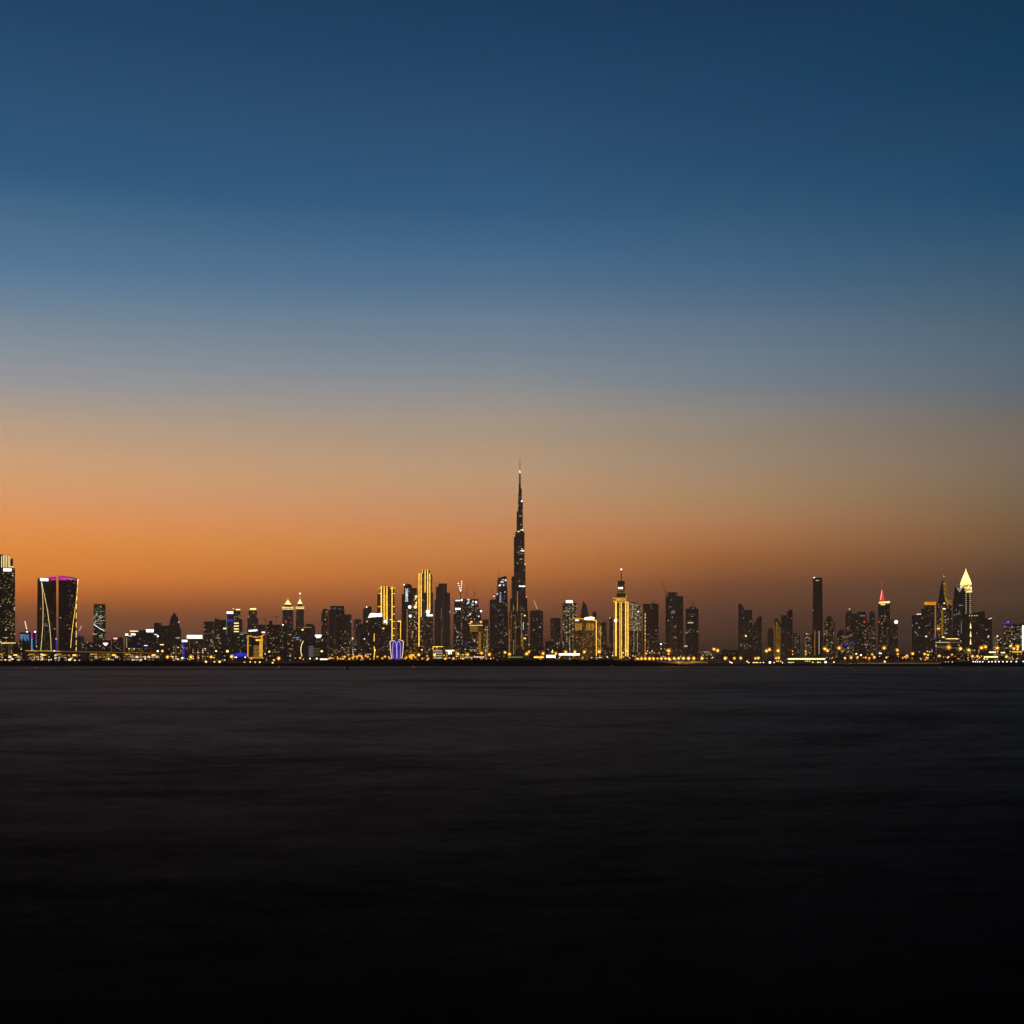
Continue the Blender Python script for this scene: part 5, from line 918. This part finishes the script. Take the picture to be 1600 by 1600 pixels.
# ------------------------------------------------------------------ lamps, each a thing
LAMPS = [  # column, row, radius px, colour
 (246.4,1017.4,1.5,'white'),(253.8,1017.2,1.6,'amberp'),(261.8,1026.4,2.0,'amber'),(270,1028,1.0,'amberp'),(278,1030,1.3,'pale'),(285,1028.2,1.6,'white'),(298.4,1026.2,2.2,'amber'),(310,1028,1.2,'amber'),(330,1026.4,1.9,'amber'),(334.4,1027.6,1.1,'amber'),(337.6,1017.2,1.6,'pale'),(355.2,1017.6,2.2,'pale'),(362,1025.6,2.1,'amberp'),(369,1027,1.1,'white'),(383,1027,1.0,'white'),(392.6,1029,1.3,'amber'),
 (414,1021.6,.9,'pale'),(420.6,1018.2,1.6,'pale'),(428,1031.4,1.3,'amberp'),(435.4,1028.6,2.1,'amberp'),(469,1028,1.3,'amberp'),(474,1030,1.0,'amber'),(484.4,1029,1.4,'pale'),(495,1029,1.6,'pale'),(502.8,1017.6,1.8,'pale'),(516,1028.2,1.3,'amberp'),(528,1028.8,1.2,'amber'),(532.4,1029.2,1.2,'amber'),(536,1029,1.1,'amber'),(538.6,1026.2,1.5,'amber'),(546,1029.4,1.4,'amber'),(551.2,1027.6,1.5,'amber'),
 (557.6,1026.2,1.6,'amber'),(560.8,1024.4,1.2,'amberp'),(564.6,1025.2,1.4,'amberp'),(566.2,1028.6,1.4,'amber'),(571.6,1024.8,1.4,'amber'),(574.8,1026.2,1.3,'amber'),(589.8,1026,1.2,'amber'),(597.4,1028.6,1.3,'amber'),(601.6,1025.8,1.4,'amberp'),(609,1028.8,1.2,'amber'),(633.8,1029,1.2,'amber'),(640.8,1025,1.7,'amber'),(645.6,1023.8,1.6,'amberp'),(642.8,1028.4,1.7,'amber'),(654.4,1023,1.9,'amber'),(660,1029,1.2,'amber'),(669,1029,1.4,'amber'),
 (679,1023.4,1.8,'amberp'),(694,1024,1.1,'amber'),(696.4,1029,1.6,'amber'),(708.6,1029,1.5,'amberp'),(715.4,1021.6,1.8,'amber'),(723.4,1029.2,1.4,'amberp'),(730.6,1022.6,2.0,'amber'),(737,1029.2,.9,'amberp'),(752.4,1020.4,1.9,'amber'),(764.6,1022.4,2.1,'amber'),(789,1019.4,1.7,'amberp'),(796,1022,2.1,'amber'),(823,1021.4,2.2,'amber'),(826.4,1018.6,1.6,'amber'),(848.6,1021,2.0,'amber'),(863,1018.6,1.6,'amberp'),(868.6,1021,1.7,'amber'),(884,1019,2.0,'amber'),(898.2,1018.4,1.9,'amber'),(913,1018.4,2.0,'amber'),
 (936.4,1018.2,2.4,'amberp'),(949,1026.6,1.0,'pale'),(957.4,1024.2,1.1,'amberp'),(973,1020,1.4,'amberp'),(980,1016.8,1.7,'amberp'),(989,1024.8,.9,'amberp'),(996.6,1029.4,1.5,'amberp'),(1002.2,1029,1.9,'amber'),(1008.2,1029,1.9,'amber'),(1009.4,1021,1.4,'amber'),(1014.8,1029,2.0,'amberp'),(1021,1029,1.8,'amberp'),(1027.4,1029,1.4,'amberp'),(1033.4,1028.8,1.9,'amberp'),(1039.8,1028.8,1.7,'amberp'),(1044.8,1016.6,2.5,'amber'),(1045.4,1029.2,2.1,'amberp'),(1048,1030.8,1.3,'lilac'),(1053.4,1028.6,1.9,'amberp'),(1056,1031,1.0,'lilac'),(1060.4,1028.6,1.9,'amberp'),(1067.8,1028.6,2.1,'amberp'),(1075.8,1028.6,2.2,'amberp'),(1084,1028.4,2.1,'amber'),
 (1097,1028.6,2.0,'amberp'),(1113.6,1027.4,.9,'pale'),(1115.4,1014.2,1.9,'amber'),(1121.2,1016.2,2.2,'amber'),(1133.2,1028.4,2.1,'amberp'),(1147.4,1028.6,1.8,'amber'),(1157.4,1028.2,1.8,'amberp'),(1180.4,1028.6,1.6,'amberp'),(1185,1028.2,1.8,'amberp'),(1197.6,1017,2.1,'amber'),(1202.2,1014.8,2.1,'amber'),(1212.6,1028.6,1.4,'amberp'),(1215.6,1016.6,2.2,'amber'),(1216.4,1027.8,1.8,'amberp'),(1238.6,1017.6,1.1,'amber'),(1259,1017.6,1.2,'amber'),(1288.6,1013.6,2.2,'amber'),(1292.6,1016.4,2.0,'amber'),(1311,1012.4,2.3,'amber'),(1315.4,1012,.8,'red'),
 (1320.4,1028.4,1.5,'amberp'),(1330,1027.4,1.6,'amberp'),(1338,1021.6,1.5,'pale'),(1339.6,1027.8,1.4,'amberp'),(1345.2,1023.6,1.3,'white'),(1352.6,1027.4,1.3,'amberp'),(1358.2,1028.4,1.5,'amber'),(1362.8,1022.4,1.5,'amber'),(1366,1026.8,1.7,'amberp'),(1381.4,1012.4,2.3,'amber'),(1385,1027.4,1.3,'pale'),(1402,1015.6,1.9,'amber'),(1402.6,1021.8,1.5,'amber'),(1413.6,1026.2,1.0,'amberp'),(1417,1024.6,1.6,'amberp'),(1416,1028.4,.9,'amberp'),(1426,1021.2,1.8,'amberp'),(1444.6,1021.8,1.6,'amberp'),(1449.8,1023.2,1.6,'amber'),(1447.8,1027.6,1.2,'amberp'),(1452.4,1018.6,.8,'pale'),(1467.8,1024.6,1.6,'amberp'),(1480.8,1027.2,1.3,'amberp'),(1487.4,1023.4,1.6,'amberp'),(1482.4,1011.4,2.7,'amber'),
 (1500.6,1013.4,2.2,'amberp'),(1513.6,1015.6,2.2,'amber'),(1519.4,1025.4,1.8,'amberp'),(1527.2,1025.4,1.6,'amberp'),(1530.8,1027.2,1.0,'amberp'),(1533.4,1012,2.4,'amber'),(1539.6,1010.6,2.1,'amber'),(1538.2,1029.8,1.3,'amber'),(1542,1030,1.1,'amber'),(1558.2,1012.4,2.2,'amber'),(1572.4,1026,1.8,'amberp'),(1578.8,1009.4,1.6,'amberp'),(1584.2,1013,1.9,'amber'),(1590,1010,2.3,'amber'),
]
LOW = [(321.8,1034,1.7,'pale'),(335,1034,1.4,'amberp'),(343.2,1034,1.9,'pale'),(108.6,1031,1.6,'white'),(117,1031.6,1.2,'pale'),(382,1034.6,1.1,'amberp'),(391,1034.2,1.1,'pale'),(398.6,1034.6,1.2,'amberp'),(406,1034.6,1.3,'pale'),(426,1035.6,1.3,'pale'),(80,1030.6,.9,'pale'),(60,1030,1.0,'amberp'),(20,1030,1.0,'pale'),(8,1031,1.0,'pale'),
 (1140.6,1034.4,1.2,'pale'),(1143.4,1035.6,1.3,'pale'),(1167.4,1033.6,1.2,'pale'),(1170,1035.4,1.0,'pale'),(1176.8,1035.2,.9,'pale'),(1179.2,1035.2,.9,'pale'),(1181.6,1035.2,.9,'pale'),(1184,1035.2,.9,'pale'),(1188,1035.2,.9,'pale'),(1192.8,1035.2,.8,'white'),(1203,1035,1.9,'white'),(1209.6,1035.2,1.0,'pale'),(1213.4,1033.2,1.0,'amberp'),(1216.2,1033.2,1.0,'amberp'),(1219.8,1033.2,1.0,'amberp'),(1222.6,1035.4,1.0,'pale'),(1232.6,1035,1.0,'pale'),(1236,1035.2,.9,'pale'),(1239.4,1035,.9,'pale'),(1258.8,1033,.9,'amberp'),(1261.8,1033,.9,'amberp'),(1265,1033,.9,'amberp'),(1269.8,1034.8,1.0,'pale'),(1278,1034.8,1.1,'pale'),(1281.6,1035,.9,'pale'),(1290,1034.6,1.8,'white'),(1303,1034.6,1.2,'pale'),(1382.4,1033.8,1.6,'pale'),
 (1477.4,1034.8,.9,'white'),(1482,1034.8,.9,'white'),(1488.2,1034.8,1.0,'white'),(1520.8,1034,.9,'white'),(1524,1034,.9,'white'),(1527.4,1034.2,.9,'white'),(1531.2,1034,.9,'white'),(1535.6,1034,.9,'white'),(1544.8,1034,1.0,'white'),(1550,1034,1.0,'white'),(1555.4,1034,1.0,'white'),(1561,1034,1.0,'white'),(1567,1034,1.0,'white'),(1573.4,1034,1.0,'white'),(1580,1033.8,1.0,'white'),(1588,1033.8,1.1,'white'),(1599,1033.6,1.0,'white')]
SECOND = {(1044.8, 1016.6): (1022, 1.6), (1238.6, 1017.6): (1022.4, 1.1), (1259, 1017.6): (1022.4, 1.1), (1590, 1010): (1014.6, 1.9)}   # lower second head on the same post
rr_ = random.Random(77)
for a_, b_, n_ in ((505, 610, 16), (632, 700, 10), (700, 800, 10), (820, 1000, 16), (1270, 1420, 14), (1420, 1598, 22), (255, 420, 12)):   # the many smaller lamps of the shore road
    for _ in range(n_): LAMPS.append((round(rr_.uniform(a_, b_), 1), round(rr_.uniform(1025, 1030.2), 1), round(rr_.uniform(0.6, 1.05), 2), rr_.choice(('amber', 'amber', 'amberp'))))
def near_short(px):
    best = min(THINGS, key=lambda t: (max(0, t[0] - px, px - t[1]), abs((t[0] + t[1]) / 2 - px))); return best[2]
ROOM = {'amber': 'deep amber', 'amberp': 'pale amber', 'pale': 'pale yellow', 'white': 'white', 'lilac': 'lilac', 'red': 'small red'}
def key_of(px, py, mat, low): return (near_short(px), ROOM[mat], 'waterside light' if low else ('tall street lamp' if py < 1023.5 else 'street lamp'))
cnt = {}
for low, arr in ((False, LAMPS), (True, LOW)):
    for px, py, r, mat in arr: cnt.setdefault(key_of(px, py, mat, low), []).append(px)
WORDN = ['', '', 'two', 'three', 'four', 'five', 'six', 'seven', 'eight', 'nine', 'ten', 'eleven', 'twelve', 'thirteen', 'fourteen', 'fifteen', 'sixteen', 'seventeen', 'eighteen', 'nineteen', 'twenty', 'more']
HEAD = {}; POLE = {}
def lamp_label(px, py, mat, low):
    k = key_of(px, py, mat, low); v = sorted(cnt[k])
    if len(v) == 1: return f'only {k[1]} {k[2]} before {k[0]}'
    return f'{ord_(v.index(px))} from left of {WORDN[min(len(v), 21)]} {k[1]} {k[2]}s before {k[0]}'
POLE_ME = None
HALO = {}
def halo_mat(mat, col):  # bloom round a lamp head, put in as a see-through glowing sphere
    m, n, l = new_mat('bloom of ' + mat + ' lamp halo'); n.remove(n['Principled BSDF'])
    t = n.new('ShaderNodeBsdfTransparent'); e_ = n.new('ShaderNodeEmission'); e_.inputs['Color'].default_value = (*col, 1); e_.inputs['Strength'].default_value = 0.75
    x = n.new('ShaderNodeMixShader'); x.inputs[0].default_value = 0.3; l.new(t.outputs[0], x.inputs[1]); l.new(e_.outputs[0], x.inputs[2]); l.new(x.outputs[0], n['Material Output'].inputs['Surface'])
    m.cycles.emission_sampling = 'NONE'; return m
for low, arr in ((False, LAMPS), (True, LOW)):
    for i, (px, py, r, mat) in enumerate(arr):
        D = (1212 if px > 1076 else 1218) if low else (1420 + (i * 37) % 160 if py < 1023.5 else 1260 + (i * 29) % 90)
        if low and px < 420: D = 1214
        k = D / F; z = CAM_H + (HOR - py) * k; zb = 1.2 if low else LAND_Z
        e = bpy.data.objects.new('waterside_light' if low else 'street_lamp', None); COL.objects.link(e)
        e.location = ((px - 800) * k, D, zb); tag(e, lamp_label(px, py, mat, low), 'lamp', 'small lights along the water edge' if low else 'street lamps along the far shore')
        if POLE_ME is None:
            bm = bmesh.new(); seg = 8
            bm_loft(bm, [[(a * math.cos(2 * math.pi * j / seg), a * math.sin(2 * math.pi * j / seg), zz) for j in range(seg)] for a, zz in ((0.18, 0), (0.16, 0.08), (0.09, 0.1), (0.06, 1.0))], 0, 0)
            POLE_ME = bpy.data.meshes.new('pole'); bm.to_mesh(POLE_ME); bm.free(); POLE_ME.materials.append(STEEL)
        p = bpy.data.objects.new('pole', POLE_ME); COL.objects.link(p); p.parent = e; p.scale = (1, 1, max(0.3, z - zb))
        if mat not in HEAD:
            bm = bmesh.new(); bmesh.ops.create_uvsphere(bm, u_segments=12, v_segments=8, radius=1.0)
            for v in bm.verts: v.co.z *= 0.86
            HEAD[mat] = bpy.data.meshes.new('lamp_head'); bm.to_mesh(HEAD[mat]); bm.free(); HEAD[mat].materials.append(GEM[mat])
        h = bpy.data.objects.new('lamp_head', HEAD[mat]); COL.objects.link(h); h.parent = e; h.location = (0, 0, z - zb); s_ = r * k * 0.95; h.scale = (s_, s_, s_)
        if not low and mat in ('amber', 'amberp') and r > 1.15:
            if mat not in HALO:
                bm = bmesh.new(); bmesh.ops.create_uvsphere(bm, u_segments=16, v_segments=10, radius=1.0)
                HALO[mat] = bpy.data.meshes.new('bloom_halo'); bm.to_mesh(HALO[mat]); bm.free(); HALO[mat].materials.append(halo_mat(mat, (1.0, 0.36, 0.02)))
            gl_ = bpy.data.objects.new('bloom_halo', HALO[mat]); COL.objects.link(gl_); gl_.parent = e; gl_.location = (0, 0, z - zb); gl_.scale = (s_ * 1.7,) * 3  # added halo sphere, standing in for the lamp's bloom
        if (px, py) in SECOND:
            y2, r2 = SECOND[(px, py)]; h2 = h.copy(); COL.objects.link(h2); h2.parent = e; h2.location = (0, 0, CAM_H + (HOR - y2) * k - zb); h2.scale = (r2 * k * .95,) * 3
        if not low and mat in ('amber', 'amberp') and r > 1.3:
            ld = bpy.data.lights.new('lamp_light', 'POINT'); ld.energy = 4500; ld.color = (1.0, 0.5, 0.12); ld.shadow_soft_size = 0.6
            lo = bpy.data.objects.new('lamp_light', ld); COL.objects.link(lo); lo.parent = e; lo.location = (0, -1.6, z - zb - 0.4)

# shore trees standing singly on the right, behind the quay
TRUNK = plain('palm bark', (0.09, 0.07, 0.05)); 
def shore_tree(px, top, D, w, label, seed):
    r = random.Random(seed); k = D / F
    e = bpy.data.objects.new('shore_tree', None); COL.objects.link(e); e.location = ((px - 800) * k, D, LAND_Z); tag(e, label, 'tree', 'dark trees on the right shore')
    H = CAM_H + (HOR - top) * k - LAND_Z; W = w * k / 2
    bm = bmesh.new()
    bm_loft(bm, [[(a * math.cos(j * math.pi / 3) + dx, a * math.sin(j * math.pi / 3), z) for j in range(6)] for a, z, dx in ((0.3, 0, 0), (0.2, H * .35, .1), (0.1, H * .75, .2))], 0, 0)
    for _ in range(5):
        a = r.uniform(0, 6.28); bm_bar(bm, (.1, 0, H * r.uniform(.35, .6)), (W * .7 * math.cos(a), W * .7 * math.sin(a), H * r.uniform(.65, .9)), 0.12)
    link_mesh('trunk', bm, TRUNK, e); bm = bmesh.new()
    for _ in range(26):
        a = r.uniform(0, 6.28); q = math.sqrt(r.random()); cz = H * r.uniform(.45, .95); cc = Vector((W * q * math.cos(a), W * q * math.sin(a), cz))
        for _ in range(16):
            c = cc + Vector((r.gauss(0, .5), r.gauss(0, .5), r.gauss(0, .4))); d1 = Vector((r.uniform(-1, 1), r.uniform(-1, 1), r.uniform(-1, 1))).normalized() * r.uniform(.2, .45); d2 = d1.cross(Vector((r.uniform(-1, 1), r.uniform(-1, 1), r.uniform(-1, 1)))).normalized() * .3
            bm.faces.new([bm.verts.new(c + d1), bm.verts.new(c + d2), bm.verts.new(c - d1), bm.verts.new(c - d2)])
    link_mesh('crown', bm, LEAF, e)
SPOTS = [(1092,1021,18,'wide dark tree at the left end of the open gap'),(1106,1023,12,'small dark tree under the left of the two high gap lamps'),(1128,1022,16,'dark tree right of the two high gap lamps'),(1142,1020,18,'taller dark tree left of the wedge topped pair'),
 (1322,1026,12,'small dark tree under the broad blue dotted block'),(1350,1025,14,'dark tree under the round topped tower'),(1374,1024,16,'dark tree under the red pyramid tower'),(1394,1023,14,'dark tree under the white star block'),(1412,1025,12,'small dark tree in the gap left of the plain grey slab'),(1432,1024,14,'dark tree under the plain grey slab'),(1458,1024,16,'dark tree under the orange band tower'),(1492,1023,16,'dark tree under the dark notched tower'),(1508,1022,14,'dark tree under the brilliant yellow pyramid'),(1567,1024,12,'dark tree under the purple cap tower'),
 (1478,1027,12,'low dark tree under the sail top tower')]
for i, (px, top, w, lab) in enumerate(SPOTS): shore_tree(px, top, 1385 + (i % 3) * 12, w, lab, i + 50)

# ------------------------------------------------------------------ things on the water
b = plain_thing('floating_boom', 'long thin dark floating boom lying on the water left of centre', 'boom', -40, 760, 812)
bm = bmesh.new(); seg = 6; P = []; rr_ = random.Random(8); xq = -60.0
while xq <= 752: P.append((b.X(xq), rr_.uniform(-.6, .6))); xq += 8
rings = [[(x, y + 0.3 * math.cos(2 * math.pi * j / seg), 0.08 + 0.2 * math.sin(2 * math.pi * j / seg)) for j in range(seg)] for x, y in P]
vs = [[bm.verts.new(p) for p in r] for r in rings]
for a, c in zip(vs, vs[1:]):
    for j in range(seg): bm.faces.new((a[j], a[(j + 1) % seg], c[(j + 1) % seg], c[j]))
bm.faces.new(vs[0]); bm.faces.new(vs[-1]); link_mesh('tube', bm, plain('black rubber', (0.008, 0.008, 0.008), 0.9), b.e)
b = plain_thing('mooring_pile', 'dark stout mooring pile standing in the water by the boom', 'pile', 540, 545, 790)
b.body('post', 541, 544, 1040.9, STEEL, 'round', 3); b.body('cap', 540.6, 544.4, 1040.5, STEEL, 'round', 3.8, bot=1041.2, y=-.14)
def buoy(px, row, D, label, lampmat=None, big=1.0):
    b = plain_thing('buoy', label, 'buoy', px - 2, px + 2, D, 'small buoys on the water')
    b.lathe('float', [(0.9 * big, row + 1.6), (1.4 * big, row + 1.2), (1.3 * big, row + .6), (0.5 * big, row + .2)], plain('weathered buoy paint', (0.12, 0.08, 0.06)), cx=px); b.mast(px, row + .4, row - 1.6 * big, 0.5, part='post', w2=.3, y=0.4)
    b.lathe('top_mark', [(.3, row - 1.2 * big), (.8 * big, row - 1.7 * big), (.5 * big, row - 2.6 * big), (.1, row - 3 * big)], plain('orange top mark', (0.3, 0.12, 0.03)), cx=px, y=0.1)
    if lampmat: b.bulb(px, row - 1.0 * big, .55, lampmat, 'lamp', -.25)
buoy(57, 1044.4, 830, 'small buoy with an orange lamp on the water below the gate pair', 'amber')
buoy(494, 1043.4, 850, 'small buoy with a dull lamp on the water below the bowl sign block', 'golddim')
buoy(687, 1043.6, 840, 'small pale buoy on the water below the ribbed stepped tower', 'w3')
buoy(724, 1043.8, 820, 'larger buoy with orange top on the water below the sparkling unfinished tower', 'golddim', 1.5)
buoy(830, 1042.6, 900, 'small buoy on the water right of the tallest needle tower', 'w3')
buoy(884.6, 1042.8, 890, 'small buoy on the water below the speckled sign tower', 'w3')
buoy(956, 1041.4, 960, 'small red lit buoy below the golden spired tower', 'red')

# ------------------------------------------------------------------ dusty evening air
HAZE_D = 7.0e-5
bm = bmesh.new(); bm_box(bm, -9500, 9500, -300, 8200, -1.6, 1050); bm.normal_update()
m, n, l = new_mat('dusty air'); n.remove(n['Principled BSDF']); v = n.new('ShaderNodeVolumePrincipled')
v.inputs['Color'].default_value = (1.0, 0.78, 0.55, 1); v.inputs['Density'].default_value = HAZE_D; v.inputs['Anisotropy'].default_value = 0.6
l.new(v.outputs[0], n['Material Output'].inputs['Volume'])
hz = link_mesh('haze', bm, m); hz['kind'] = 'stuff'
